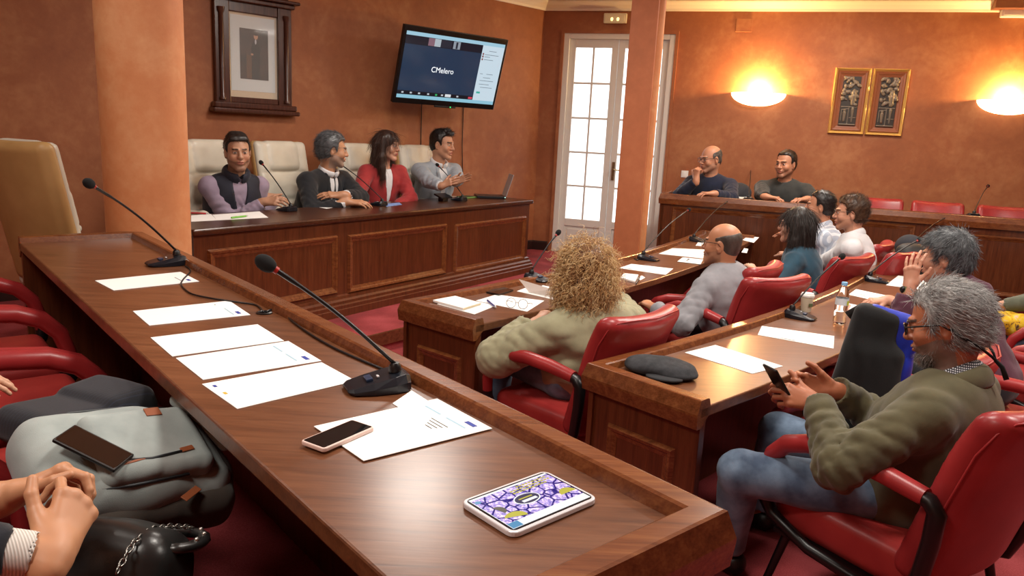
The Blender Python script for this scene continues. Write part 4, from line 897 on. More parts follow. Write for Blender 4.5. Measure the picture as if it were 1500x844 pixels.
# wall sconces
m_shade = NT('lit_alabaster'); m_shade.set(Base_Color=(.95, .85, .65, 1), Roughness=.5, Emission_Color=(1, .80, .48, 1), Emission_Strength=6.0); m_shade = m_shade.m
for px, py, lb in ((1111, 137, 'glowing half-bowl wall sconce left of the carved panels'), (1478, 148, 'glowing half-bowl wall sconce at the right edge of the wall')):
    s, z = rw(px, py); t = thing('wall_sconce', lb, 'wall lamp', on_r(s, z)); vs = []; n, m = 20, 9; hw, dp, hh = .295, .17, .14
    for i in range(m):
        th = PI/2*i/(m-1)
        for k in range(n+1): q = PI*k/n; vs.append(on_r(s-hw*math.cos(th)*math.cos(q), z-hh*math.sin(th), .003+dp*math.cos(th)*math.sin(q)))
    fs = [(i*(n+1)+k, i*(n+1)+k+1, (i+1)*(n+1)+k+1, (i+1)*(n+1)+k) for i in range(m-1) for k in range(n)]
    o = obj('shade', MB().add(vs, fs), m_shade, t, smooth=True); sd_ = o.modifiers.new('s', 'SOLIDIFY'); sd_.thickness = .006
    obj('wall_plate', rb(MB(), s-.06, s+.06, z-.09, z+.02, 0, .012), M('#c9b48a', .4), t, bevel=.004)
    lp_ = on_r(s, z+.03, .09); d = bpy.data.lights.new('sconce_bulb', 'POINT'); d.energy = 105; d.color = (1, .60, .22); d.shadow_soft_size = .04; o = bpy.data.objects.new('sconce_bulb', d); COL.objects.link(o); o.location = lp_
# carved panels
for i, (TLp, BRp) in enumerate((((1224, 99), (1268, 199)), ((1276, 100), (1322, 200)))):
    (s0, z1), (s1b, z0) = rw(*TLp), rw(*BRp); 
    s0 = 3.308+.376*i; s1 = s0+.365; z0, z1 = 1.547, 2.245
    t = thing('carved_panel', ('left' if i == 0 else 'right')+' one of the pair of dark carved reliefs in gold frames', 'wall art', on_r((s0+s1)/2, z0), group=None)
    mb = MB(); frame_on(mb, on_r(s0, z0, .0), V3(tR, 0), (0, 0, 1), V3(nR, 0), s1-s0, z1-z0, .03, .035); rb(mb, s0, s1, z0, z1, 0.0, .002); obj('gold_frame', mb, M('#dcb364', .3, .25), t)
    mb = MB(); frame_on(mb, on_r(s0+.028, z0+.028, .004), V3(tR, 0), (0, 0, 1), V3(nR, 0), s1-s0-.056, z1-z0-.056, .06, .016); rb(mb, s0+.03, s1-.03, z0+.03, z1-.03, .001, .006); obj('backing_board', mb, M('#8a4d2c', .5), t)
    x0, x1, y0, y1 = s0+.095, s1-.095, z0+.09, z1-.09
    mb = MB(); rb(mb, x0, x1, y0, y1, .004, .02); cv = obj('relief_slab', mb, M('#2e2620', .45), t, bevel=.003); g_ = np.random.default_rng(5+i); prims = []
    pw2 = x1-x0; m_cv = M('#71665a', .42, .1)
    def pt3(u, v, o=.02): return np.array(on_r(x0+pw2*u, y0+(y1-y0)*v, o))
    for k in range(46):
        u, v = .08+.84*g_.random(), .42+.55*g_.random(); r = .010+.009*g_.random(); prims.append(ell(pt3(u, v, .026), (r*1.6, r, r*1.1), np.array(Rr)@np.array(Matrix.Rotation(g_.random()*3, 3, 'Y')), k=.003))
    prims += [cap(pt3(.68, .44, .024), pt3(.68, .60, .024), .020, .030, k=.004), cap(pt3(.68, .66, .024), pt3(.68, .68, .024), .026, .026, k=.004), cap(pt3(.06, .38), pt3(.94, .38), .007, k=.003), cap(pt3(.05, .02), pt3(.95, .02), .008, k=.003), cap(pt3(.5, .02), pt3(.5, .36), .006, k=.003), cap(pt3(.28, .10), pt3(.28, .26), .014, .018, k=.004), cap(pt3(.73, .08), pt3(.73, .34), .008, .016, k=.004), cap(pt3(.6, .16), pt3(.95, .16), .006, k=.003), ell(pt3(.28, .31), (.014, .014, .016), k=.003), cap(pt3(.1, .1), pt3(.1, .3), .006, k=.003), cap(pt3(.1, .32), pt3(.44, .34), .006, k=.003)]
    V, F = surf(prims, .0045); obj('carving', (V, F), m_cv, t)
# cover plate and switch
(s0, z0), (s1, z1) = rw(1077, 47), rw(1103, 28); o = obj('cover_plate', rb(MB(), s0, s1, z0, z1, 0, .014), m_wall, bevel=.004); tag(o, 'orange-painted square cover plate high above the left sconce', 'cover plate')
s, z = rw(1003, 255); t = thing('light_switch', 'small white light switch on the wall beside the seated man in navy', 'switch', on_r(s, z)); obj('plate', rb(MB(), s-.04, s+.04, z-.04, z+.04, 0, .01), M('#e6e4e0', .4), t, bevel=.003); obj('rocker', rb(MB(), s-.02, s+.02, z-.025, z+.025, .009, .014), M('#eeece8', .4), t, bevel=.002)
# ================================================================ PEOPLE
UPV = np.array([0, 0, 1.0])
def A3(v): return np.array([v[0], v[1], v[2]], float)
def rot(axis, a): return np.array(Matrix.Rotation(a, 3, Vector(axis)))
def ring(c, R, r, ax, sq=1.0, k=.008, op='u'):
    c = np.asarray(c, float); ax = nrm(ax)
    def f(P):
        q = P-c; z = q@ax; rr = np.sqrt(np.maximum((q*q).sum(1)-z*z, 0)); return np.sqrt((rr-R)**2+(z*sq)**2)-r
    return (f, c, R+r+.02, k, op)
def hand_prims(w, F, Dn, side, curl=(.3, .35, .25), spread=.06, thumb=None, sc=1.0, fcurl=None):
    """palm, four unequal jointed fingers and a thumb; side +1 right, -1 left"""
    F, Dn = nrm(F), np.asarray(Dn, float); Dn = nrm(Dn-F*(Dn@F)); T = np.cross(F, Dn)*(-side); s = sc; out = []
    offs = (.028, .0095, -.010, -.028); lens = ((.041, .025, .020), (.045, .029, .022), (.042, .027, .021), (.033, .020, .018)); kn = (.090, .094, .089, .080); rad = (.0092, .0095, .009, .0078)
    out.append(cap(w-F*.035*s, w+F*.012*s, .026*s, .025*s, k=.02*s))
    for i in range(4):
        a = w+(F*.012+T*offs[i]*.55)*s; b = w+(F*kn[i]+T*offs[i]+Dn*(.003 if i in (1, 2) else 0))*s
        out.append(cap(a, b, .0145*s, .0115*s, k=.014*s))
        out.append(cap(b-Dn*.001, b+Dn*.002, .0120*s, .0118*s, k=.006*s))
        c = curl if fcurl is None else fcurl[i]; sp = spread*(1.5-i)*1.0
        d = nrm(F*math.cos(sp)+T*math.sin(sp)); p = b; an = 0
        for j in range(3):
            an += c[j]; dd = d*math.cos(an)-Dn*math.sin(an); q = p+dd*lens[i][j]*s
            out.append(cap(p, q, rad[i]*(1-.09*j)*s, rad[i]*(.93-.1*j)*s, k=.0035*s)); p = q
    b0 = w+(F*.018+T*.024-Dn*.006)*s; b1 = w+(F*.050+T*.047-Dn*.014)*s
    td = nrm(F*.75+T*.6-Dn*.35) if thumb is None else nrm(F*thumb[0]+T*thumb[1]-Dn*thumb[2])
    out += [cap(b0, b1, .0165*s, .0125*s, k=.012*s), cap(b1, b1+td*.031*s, .0112*s, .010*s, k=.004*s)]
    t2 = nrm(td+F*.25-T*.25); out.append(cap(b1+td*.031*s, b1+td*.031*s+t2*.026*s, .0102*s, .0082*s, k=.003*s))
    return out
def ik(S, W, U, L, pole):
    d = W-S; D = np.linalg.norm(d); D2 = min(D, (U+L)*.995); u = d/D
    if D > D2: W = S+u*D2
    x = (U*U-L*L+D2*D2)/(2*D2); h = math.sqrt(max(U*U-x*x, 0)); p = np.asarray(pole, float); p = nrm(p-u*(p@u)); return S+u*x+p*h, W
def head_prims(c, R, s, fem=False, nose=1.0, jaw=1.0, chub=0, mouth_open=0):
    def L(x, y, z): return c+R@(np.array([x, y, z])*s)
    def e(p, r, k=.012, op='u', R2=None): return ell(L(*p), np.array(r)*s, R if R2 is None else R@R2, k=k*s, op=op)
    def cp(p, q, ra, rb, k=.01): return cap(L(*p), L(*q), ra*s, rb*s, k=k*s)
    j = jaw
    P = [e((0, -.014, .034), (.0755, .095, .086), .02), e((0, .026, -.028), (.061, .064, .088), .03), e((0, -.02, -.03), (.065, .075, .07), .03),
         cp((.043*j, .02, -.062), (.016, .072, -.103), .022, .019, .022), cp((-.043*j, .02, -.062), (-.016, .072, -.103), .022, .019, .022), e((0, .074, -.104), (.022, .017, .017), .015),
         e((.040, .062, -.030), (.024+chub, .024, .026), .02), e((-.040, .062, -.030), (.024+chub, .024, .026), .02),
         cp((-.036, .079, .024), (-.012, .089, .021), .0095, .0105, .012), cp((.036, .079, .024), (.012, .089, .021), .0095, .0105, .012),
         e((.031, .101, .001), (.018, .017, .0125), .012, 's'), e((-.031, .101, .001), (.018, .017, .0125), .012, 's'),
         e((.031, .0765, .001), (.0135, .0135, .0125), .003), e((-.031, .0765, .001), (.0135, .0135, .0125), .003),
         cp((-.043, .076, .0095), (-.019, .0855, .0105), .0042, .0042, .004), cp((.043, .076, .0095), (.019, .0855, .0105), .0042, .0042, .004),
         cp((0, .087, .014), (0, .108*nose, -.026), .0085, .0125, .010), e((0, .104*nose, -.029), (.0125, .013, .010), .008), e((.012, .097, -.031), (.0085, .010, .008), .006), e((-.012, .097, -.031), (.0085, .010, .008), .006),
         e((0, .078, -.060), (.032, .020, .022), .012), e((0, .0965, -.0575), (.022, .008, .0058), .005), e((0, .0945, -.0695-.006*mouth_open), (.0195, .0085, .0065), .005), e((0, .104, -.0635-.003*mouth_open), (.024, .012, .0016+.004*mouth_open), .003, 's')]
    for x in (-1, 1):
        P += [e((x*.077, -.012, -.006), (.0085, .020, .032), .008, R2=rot((0, 0, 1), -x*.35)), e((x*.074, -.009, -.036), (.007, .011, .011), .006), e((x*.088, -.006, -.004), (.007, .011, .019), .004, 's')]
    return P
def paint_head(V, c, R, s, pal, fem=False, brow=True, beard=0, grey=False):
    """pigment per vertex: skin, lips, brows, eyes, beard"""
    q = (V-c)@R/s; col = np.tile(np.array([*lin(pal['skin']), 1.0]), (len(V), 1)); x, y, z = q[:, 0], q[:, 1], q[:, 2]
    near = (np.abs(q).max(1) < .16)
    def put(m, h, a=1.0): m = m & near; col[m, :3] = col[m, :3]*(1-a)+np.array(lin(h))*a
    ax = np.abs(x)
    put((y > .05) & (ax < .055) & (ax > .012) & (z < -.01) & (z > -.05), pal.get('cheek', pal['skin']), .5)
    if beard:
        lim = -.035-.02*np.clip((y-.02)/.06, 0, 1)
        m = (z < lim) & (y > -.02) & (z > -.135) & ~((ax < .02) & (z > -.042))
        m &= ~((((x/.024)**2+((z+.064)/.013)**2) < 1) & (y > .08)); put(m, pal['beard'], beard)
    put((((x/.023)**2+((z+.0635)/.0125)**2) < 1) & (y > .085), pal['lip'], .8)
    if brow: put((y > .06) & (ax > .012) & (ax < .047) & (np.abs(z-(.0245-.10*np.maximum(ax-.032, 0))) < (.0035 if fem else .0048)), pal['brow'], .9)
    for sx in (-1, 1):
        ex = np.stack([x-sx*.031, y-.0765, z-.001], 1); r = np.linalg.norm(ex, axis=1); fr = (y > .082) & (r < .0150) & (np.abs(z-.001) < .0048)
        put(fr, '#b9aea6'); put(fr & (np.hypot(ex[:, 0], ex[:, 2]) < .0062), pal.get('iris', '#2c1c14'))
        put((y > .074) & (r < .0175) & (z > .0065) & (z < .0105) & (np.abs(ex[:, 0]) < .015), '#2a1a14', .55)
    return col
def set_col(o, col):
    a = o.data.color_attributes.new('Col', 'FLOAT_COLOR', 'POINT'); a.data.foreach_set('color', col.astype(np.float32).ravel())
def vnormals(o): n = np.zeros(len(o.data.vertices)*3, np.float32); o.data.vertices.foreach_get('normal', n); return n.reshape(-1, 3).astype(float)
m_skin = attr_mat('skin', .48, .06, .05)
m_hairc = attr_mat('hair_strands', .45)
def strands(V, N, n, length, flow, seed=1, lift=.15, r=.0007, seg=6, curl=0, curlf=40, cols=('#333333', '#666666'), grav=0.0, jit=.25, off0=-.001):
    g = np.random.default_rng(seed); idx = g.integers(0, len(V), n); P = V[idx]; n0 = N[idx]; L = length*(.6+.8*g.random(n))
    D = flow(P, n0); D = D-n0*(D*n0).sum(1)[:, None]*(1-lift); D += g.normal(size=D.shape)*jit; D /= np.linalg.norm(D, axis=1)[:, None]+1e-9; D += n0*lift
    D /= np.linalg.norm(D, axis=1)[:, None]; pts = [P+n0*off0]; p = P+n0*off0
    a = np.cross(D, g.normal(size=D.shape)); a /= np.linalg.norm(a, axis=1)[:, None]+1e-9; ph = g.random(n)*6.28; b = np.cross(D, a)
    base = p.copy()
    for j in range(1, seg):
        t = j/(seg-1); D2 = D+np.array([0, 0, -1])*grav*t; D2 /= np.linalg.norm(D2, axis=1)[:, None]; base = base+D2*(L/(seg-1))[:, None]
        q = base
        if curl: q = base+(a*np.cos(ph+t*L*curlf)[:, None]+b*np.sin(ph+t*L*curlf)[:, None]-a*np.cos(ph)[:, None]*0)*curl*min(1, t*2.5)
        pts.append(q)
    pts = np.stack(pts, 1); tg = np.gradient(pts, axis=1); tg /= np.linalg.norm(tg, axis=2)[..., None]+1e-9; s1 = np.cross(tg, a[:, None, :]); s1 /= np.linalg.norm(s1, axis=2)[..., None]+1e-9; s2 = np.cross(tg, s1)
    w = np.array([1.0]*(seg-2)+[.75, .2])*r; rings = [pts+(s1*math.cos(q)+s2*math.sin(q))*w[None, :, None] for q in (0, 2.094, 4.189)]
    R = np.stack(rings, 2); Vv = R.reshape(-1, 3); base_i = (np.arange(n)*seg*3)[:, None, None]; js = (np.arange(seg-1)*3)[None, :, None]; k = np.array([0, 1, 2])[None, None, :]; k2 = np.array([1, 2, 0])[None, None, :]
    F = np.stack([base_i+js+k, base_i+js+k2, base_i+js+3+k2, base_i+js+3+k], -1).reshape(-1, 4)
    c0 = np.array([lin(c) for c in cols]); cw = g.random((n, len(cols)))**2.2; cw /= cw.sum(1)[:, None]; cc = np.repeat(cw@c0, seg*3, 0); col = np.concatenate([cc, np.ones((len(cc), 1))], 1)
    return Vv, F, col
def merge(*parts):
    Vs, Fs, Cs, o = [], [], [], 0
    for V, F, c in parts: Vs.append(V); Fs.append(F+o); Cs.append(c); o += len(V)
    return np.concatenate(Vs), np.concatenate(Fs), np.concatenate(Cs)
def flat(V, c, var=.0, seed=0):
    col = np.tile(np.array([*lin(c), 1.0]), (len(V), 1))
    if var: col[:, :3] *= (1+var*vnoise(V, 90, seed))[:, None]
    return col
def hairflat(V, cols, seed):
    t = np.clip(.45+.55*vnoise(V*np.array([1, 1, .45]), 150, seed, 7)+.25*vnoise(V, 420, seed+1, 7), 0, 1); a, b = np.array(lin(cols[0])), np.array(lin(cols[-1]))
    return np.concatenate([a+(b-a)*t[:, None]**1.3, np.ones((len(V), 1))], 1)
class Person: pass
def person(label, hc, face, tyaw, pelvis=None, lean=.12, zf=LF2, sh=ST, s=1.0, fem=False, skin='#c08a68', cheek='#bf7f62', lip='#a55f50', brow='#2a1c15', beard=0, beardc='#5a4a42', iris='#2c1c14', nose=1.0, jaw=1.0, chub=0.0,
           arms=None, hands=None, legs=None, h=.010, hh=.0045, hd=.004, seated=True, mouth=0, shw=None, drop=0.0, group=None, neck_back=.045):
    p = Person(); hc = A3(hc); fy = math.radians(tyaw); fw = np.array([math.cos(fy), math.sin(fy), 0]); rt = np.array([fw[1], -fw[0], 0])
    y, pi_, ro = [math.radians(a) for a in face]; hf = np.array([math.cos(y), math.sin(y), 0]); hr = np.array([hf[1], -hf[0], 0]); R = np.stack([hr, hf, UPV], 1); R = R@rot((1, 0, 0), -pi_)@rot((0, 1, 0), ro)
    N = hc-UPV*(.175-drop)*s-fw*neck_back*s
    P = np.array([N[0]-fw[0]*lean, N[1]-fw[1]*lean, zf+sh+.085]) if pelvis is None else A3(pelvis)
    sp = nrm(N-P); tf = nrm(np.cross(sp, rt)*-1); tf = tf if tf@fw > 0 else -tf
    w = (.165 if fem else .19) if shw is None else shw; w *= s
    Ch = P+(N-P)*.66; S = {1: N+rt*w-sp*.062*s, -1: N-rt*w-sp*.062*s}
    Rt = np.stack([rt, tf, sp], 1); tl = np.linalg.norm(N-P)
    p.__dict__.update(hc=hc, R=R, N=N, P=P, sp=sp, fw=fw, rt=rt, tf=tf, Ch=Ch, S=S, s=s, Rt=Rt, tl=tl, fem=fem, w=w, zf=zf)
    p.E, p.W, p.HF, p.HD = {}, {}, {}, {}; B = []
    bw = .9 if fem else 1.0
    B += [ell(P+sp*.02, (.15*bw*s, .11*s, .12*s), Rt, k=.04), ell(P+(N-P)*.38, (.135*bw*s, .10*s, .18*s), Rt, k=.05), ell(Ch, (.15*bw*s, .10*s, .17*s), Rt, k=.05), cap(S[1], S[-1], .045*s, k=.05), cap(N-sp*.05*s, hc+R@np.array([0, -.018, -.06])*s, .060*s*bw, .053*s*bw, k=.03)]
    fine = [(hc-.17*s, hc+.17*s, hd)]
    for sd in (1, -1):
        a = (arms or {}).get(sd); Wt = A3(a[0]) if a else S[sd]+fw*.33-UPV*.33; pole = a[1] if a and len(a) > 1 else (rt*sd*.6-UPV*.8-fw*.3)
        E, Wt = ik(S[sd], Wt, .285*s, .25*s, pole); p.E[sd], p.W[sd] = E, Wt; d = nrm(Wt-E)
        hi = dict((hands or {}).get(sd) or {}); F = hi.pop('F', None); F = d if F is None else nrm(A3(F)); Dn = hi.pop('D', UPV); p.HF[sd], p.HD[sd] = F, np.asarray(Dn, float)
        B += [cap(S[sd], E, .048*s, .041*s, k=.03), cap(E, Wt, .041*s, .026*s, k=.02)]; sc = hi.pop('sc', .97*s*(.92 if fem else 1)); B += hand_prims(Wt+F*.012, F, Dn, sd, sc=sc, **hi)
        c = Wt+F*.09; fine.append((c-.115, c+.115, hh))
    p.K, p.An = {}, {}
    for sd in (1, -1):
        hip = P+rt*sd*.085*s; lg = (legs or {}).get(sd); K = A3(lg[0]) if lg else P+fw*.42*s+rt*sd*.12*s; 
        if not lg: K[2] = zf+sh+.06
        An = A3(lg[1]) if lg and len(lg) > 1 else np.array([K[0]+fw[0]*.03, K[1]+fw[1]*.03, zf+.10]); p.K[sd], p.An[sd] = K, An
        ff = nrm(np.array([fw[0], fw[1], 0])); B += [cap(hip, K, .075*s, .056*s, k=.03), cap(K, An, .053*s, .038*s, k=.02), cap(An-UPV*.035, An+ff*.15-UPV*.06, .034*s, .027*s, k=.02)]
    B += head_prims(hc, R, s, fem, nose, jaw, chub, mouth)
    V, F = surf(B, h, fine); pal = dict(skin=skin, cheek=cheek, lip=lip, brow=brow, beard=beardc, iris=iris)
    t = thing('person', label, 'person', (P[0], P[1], zf), group=group); p.t = t
    o = obj('body', (V, F), m_skin, t); set_col(o, paint_head(V, hc, R, s, pal, fem, beard=beard)); p.body = o
    return p
def torso_prims(p, f=1.0, belly=0.0, k=.05, shf=1.0):
    s, Rt, b = p.s, p.Rt, (.92 if p.fem else 1.0)
    q = [ell(p.P+p.sp*.03, (.175*b*f*s, (.135+belly)*f*s, .14*s), Rt, k=k), ell(p.P+(p.N-p.P)*.40+p.tf*belly*.5, (.165*b*f*s, (.125+belly)*f*s, .20*s), Rt, k=k), ell(p.Ch, (.182*b*f*s, .125*f*s, .19*s), Rt, k=k)]
    for sd in (1, -1): q += [cap(p.N+p.rt*sd*.035*s-p.sp*.025*s, p.N+(p.S[sd]-p.N)*shf, .052*s*f, .060*s*f*(1 if shf == 1 else .9), k=.04)]
    return q
def garment(p, name, mat, sleeves=1.0, fat=1.0, belly=0.0, h=.011, wr=.0022, open_v=0.0, low=True, collar=None, seed=1, extra=(), puff=0.0, sl_end=.0, neck_r=.066, fold=.007, hem=.0, crease=.0):
    """upper-body garment following the body, ending at neckline, cuffs and hem"""
    s = p.s; q = torso_prims(p, fat, belly, shf=1.0 if sleeves > 0 else .66)
    for sd in (1, -1):
        S, E, W = p.S[sd], p.E[sd], p.W[sd]; d = nrm(W-E); e = W-d*(.012+sl_end) if sleeves >= 1 else E+d*(np.linalg.norm(W-E)*max(sleeves-.5, 0)*2) if sleeves > .5 else None
        if sleeves <= 0: continue
        q += [cap(S, E, .064*s*fat, (.053+puff)*s*fat, k=.03), cap(E, W-d*(.02+sl_end), (.053+puff)*s*fat, (.041+puff*.9)*s*fat, k=.02)]
    if hem: q.append(ell(p.P+p.fw*.10-UPV*.01, (.21*s, .22*s, .11*s), p.Rt, k=.04))
    q += list(extra)
    for sd in (1, -1):
        E, W = p.E[sd], p.W[sd]; d = nrm(W-E)
        if fold: q += [folds(E, .10, nrm(p.E[sd]-p.S[sd])+d, fold, 210, seed+sd), folds(p.S[sd], .10, nrm(p.E[sd]-p.S[sd]), fold*.6, 130, seed+3+sd)]
    if fold: q.append(folds(p.P+(p.N-p.P)*.3, .20, p.sp+p.rt*.2, fold, 95, seed+9))
    if crease:
        for sd in (1, -1):
            E, W, S = p.E[sd], p.W[sd], p.S[sd]
            q += [folds(E+(W-E)*.45, .12, nrm(W-E)+.5*p.tf, crease, 230, seed+20+sd), folds(S+(E-S)*.55, .11, nrm(E-S)+.4*p.sp, crease, 170, seed+30+sd), folds(p.Ch+p.rt*sd*.12-p.sp*.05, .16, nrm(p.rt*sd*.8+p.sp), crease*.8, 110, seed+40+sd)]
        q.append(folds(p.Ch-p.tf*.1-p.sp*.08, .22, nrm(p.rt+p.sp*.4), crease*.7, 90, seed+50))
    q.append(disp(wr, 42, seed))
    c0 = p.N+p.sp*.012*s; c1 = p.hc+p.R@np.array([0, 0, -.03])*s
    q.append(cap(c0, p.N+(c1-p.N)*1.2, neck_r*s, neck_r*1.05*s, k=.008, op='s'))
    for sd in (1, -1):
        if sleeves >= 1:
            E, W = p.E[sd], p.W[sd]; d = nrm(W-E); q.append(cap(W+d*(.03-sl_end), W+d*.16, .055*s+puff, k=.004, op='s'))
    if open_v: q.append(cap(p.N+p.tf*.10*s, p.Ch+p.tf*.135*s-p.sp*open_v*s, .052*s, .010*s, k=.008, op='s'))
    V, F = surf(q, h); return obj(name, (V, F), mat, p.t)
def collar(p, mat, r=.064, hgt=1.6, open_=True, th=.008, z=.012, name='collar', h=.006):
    ax = nrm(p.hc-UPV*.08*p.s-p.N); c = p.N+ax*z*p.s
    q = [ring(c, r*p.s, th*p.s*1.6, ax, .55)]
    if open_: q.append(cap(c+p.tf*.075*p.s+ax*.03, c+p.tf*.075*p.s-ax*.03, .016*p.s, k=.006, op='s'))
    V, F = surf(q, h); return obj(name, (V, F), mat, p.t)
def lapels(p, mat, depth=.22):
    q = []
    for sd in (1, -1):
        a = p.N+p.rt*sd*.058*p.s+p.tf*.035*p.s+p.sp*.012; b = p.N+p.rt*sd*.062*p.s+p.tf*.118*p.s-p.sp*.10*p.s; c = p.Ch+p.rt*sd*.012*p.s+p.tf*.133*p.s-p.sp*(depth-.13)*p.s
        q += [cap(a, b, .017*p.s, .021*p.s, k=.01), cap(b, c, .019*p.s, .006*p.s, k=.01)]
    q.append(cap(p.N+p.rt*.055*p.s+p.tf*.03*p.s+p.sp*.015, p.N-p.tf*.058*p.s+p.sp*.022, .017*p.s, k=.012)); q.append(cap(p.N-p.rt*.055*p.s+p.tf*.03*p.s+p.sp*.015, p.N-p.tf*.058*p.s+p.sp*.022, .017*p.s, k=.012))
    V, F = surf(q, .007); return obj('lapel', (V, F), mat, p.t)
def trousers(p, mat, h=.016, shoe='#15110f', wr=.003):
    s = p.s; q = [ell(p.P, (.17*s, .135*s, .11*s), p.Rt, k=.04)]
    for sd in (1, -1):
        hip = p.P+p.rt*sd*.085*s; K, An = p.K[sd], p.An[sd]; q += [cap(hip, K, .092*s, .070*s, k=.03), cap(K, An-UPV*.01, .068*s, .058*s, k=.02)]
        q += [folds(K, .12, nrm(K-hip), .005, 120, 5+sd), folds(hip, .14, nrm(K-hip), .005, 90, 8+sd), cap(An-UPV*.05, An-UPV*.2, .08, k=.004, op='s')]
    q.append(disp(wr, 35, 2)); V, F = surf(q, h); o = obj('trousers', (V, F), mat, p.t)
    for sd in (1, -1):
        An = p.An[sd]; ff = np.array([p.fw[0], p.fw[1], 0]); V, F = surf([cap(An-ff*.03-UPV*.05, An+ff*.16-UPV*.062, .045*s, .036*s, k=.02), plane(An*[1, 1, 0]+UPV*(p.zf+.004), (0, 0, -1))], .011); obj('shoe', (V, F), M(shoe, .45), p.t)
    return o
def hair_shell(p, cols, kind='short', grow=.011, h=.0055, cut=(.045, .030), back=-.07, n=0, ln=.03, extra=(), seed=1, lift=.2, rr=.0007, curl=0, grav=.2, name='hair', rough=.004, rf=70, side_cut=True, top_cut=None, flow=None, bump_col=.15):
    """hair that follows the skull, cut free of face and ears; n strands combed over it"""
    s = p.s; L = lambda x, y, z: p.hc+p.R@(np.array([x, y, z])*s); e = lambda c, r, k=.012, op='u': ell(L(*c), np.array(r)*s, p.R, k=k*s, op=op)
    q = [e((0, -.014, .034), (.0755+grow, .095+grow, .086+grow), .02), e((0, -.035, -.02), (.066+grow*.7, .066+grow, .06+grow*.6), .02)]
    q += [(f, c, r, k, o) for (f, c, r, k, o) in [x(L, e) if callable(x) else x for x in extra]]
    q.append(disp(rough, rf, seed)); q.append(disp(rough*.6, rf*2.6, seed+4))
    if kind != 'full':
        q.append(rbox(L(0, .135, -.045), np.array([.13, .10+cut[1]*.3, .113+cut[0]*.3])*s, .035*s, p.R, k=.012*s, op='s'))       # face
        if side_cut:
            for x in (-1, 1): q.append(e((x*.082, .0, -.022), (.02, .026, .042), .008, 's')); q.append(e((x*.062, .062, -.06), (.035, .055, .055), .008, 's'))
        q.append(plane(L(0, 0, back), p.R@np.array([0, .25, -1.0]), .012))
    if top_cut is not None: q.append(e(*top_cut, .01, 's'))
    V, F = surf(q, h, lohi=(p.hc-.36*s, p.hc+.22*s) if kind == 'long' else None); o = obj(name, (V, F), m_hairc, p.t)
    col = hairflat(V, cols, seed)
    if n:
        N = vnormals(o); fl = flow or (lambda P, nn: np.tile(p.R@np.array([0, -.8, -.45]), (len(P), 1)))
        parts = [(V, F, col), strands(V, N, n, ln, fl, seed, lift, rr, 5, curl, 60, cols, grav)]
        V, F, col = merge(*parts); me = o.data; bpy.data.objects.remove(o); o = obj(name, (V, F), m_hairc, p.t)
    set_col(o, col); return o
def specs(p, col='#1b1b1d', r=.0018, w=.024, hgt=.018, z=.002, cord=False):
    L = lambda x, y, zz: Vector(p.hc+p.R@(np.array([x, y, zz])*p.s)); mb = MB()
    for x in (-1, 1):
        pts = [L(x*(.033)+w*math.copysign(abs(math.cos(q))**.6, math.cos(q)), .106-.25*(max(0, x*(math.cos(q))*w)), z+hgt*math.copysign(abs(math.sin(q))**.6, math.sin(q))) for q in np.linspace(0, 2*PI, 21)[:-1]]
        mb.tube(pts, r*p.s, 6, closed=True); mb.tube([L(x*.057, .101, z+.008), L(x*.076, .07, z+.010), L(x*.084, .0, z+.010), L(x*.083, -.02, z-.008)], r*1.15*p.s, 6)
    mb.tube([L(-.009, .107, z+.006), L(0, .109, z+.009), L(.009, .107, z+.006)], r*p.s, 6)
    o = obj('glasses', mb, M(col, .3), p.t, smooth=True)
    lens = MB()
    for x in (-1, 1): lens.add([L(x*.033+w*.92*math.cos(q), .105-.25*(max(0, x*math.cos(q)*w)), z+hgt*.92*math.sin(q)) for q in np.linspace(0, 2*PI, 17)[:-1]], [tuple(range(16))])
    g = NT('lens'); g.set(Base_Color=(1, 1, 1, 1), Alpha=.10, Roughness=.03); obj('lens', lens, g.m, o)
    if cord: 
        pts = [L(-.083, -.02, z-.004), L(-.080, -.05, -.035), L(-.058, -.085, -.070), L(-.022, -.104, -.105), L(.0, -.108, -.120)]; pts2 = [L(.083, -.02, z-.004), L(.08, -.05, -.035), L(.058, -.085, -.070), L(.022, -.104, -.105), L(.0, -.108, -.120)]; pts3 = [L(0, -.107, -.118), L(-.006, -.122, -.14), L(-.014, -.128, -.175)]
        sm = MB(); sm.tube(pts, .0042, 8, sx=.6); sm.tube(pts2, .0042, 8, sx=.6); sm.tube(pts3, [.006, .0075, .0085], 8, sx=.5); obj('glasses_strap', sm, M('#0c0c0d', .8), p.t, smooth=True)
    return o
HAIRB = ('#0d0908', '#17100d', '#241812'); GREYH = ('#3c3c3e', '#6b6b6d', '#9a9a9b'); 
m_navy = cloth('navy_vest', '#0c0f20', '#13162a', .7); m_lilac = cloth('lilac_shirt', '#8f7f92', '#9c8c9f', .85); m_darksuit = cloth('dark_suit', '#0a0c12', '#10131b', .85); m_whites = cloth('white_shirt', '#cfd0d4', '#dcdde0', .8)
m_redj = cloth('red_jacket', '#8f1f22', '#a22a2b', .8); m_greyb = cloth('pale_grey_blazer', '#8e98a3', '#a0a9b3', .85); m_navysw = cloth('navy_sweater', '#11182c', '#18213a', .95, bump=.5); m_greysw = cloth('charcoal_sweater', '#2c2d2c', '#393a38', .95, bump=.5)
m_sage = cloth('sage_blouse', '#8d8a6d', '#a09d7e', .85); m_greyj = cloth('grey_flannel', '#7b7b80', '#8d8d92', .95, scale=420, bump=.35); m_teal = cloth('teal_top', '#0e3444', '#124257', .8); m_stripe = cloth('striped_shirt', '#aab4c6', '#b7c0d0', .85, stripes=(math.radians(55), 9, '#dfe4ec', .35)); m_olive = cloth('olive_canvas', '#47422a', '#5a5439', .9, scale=500)
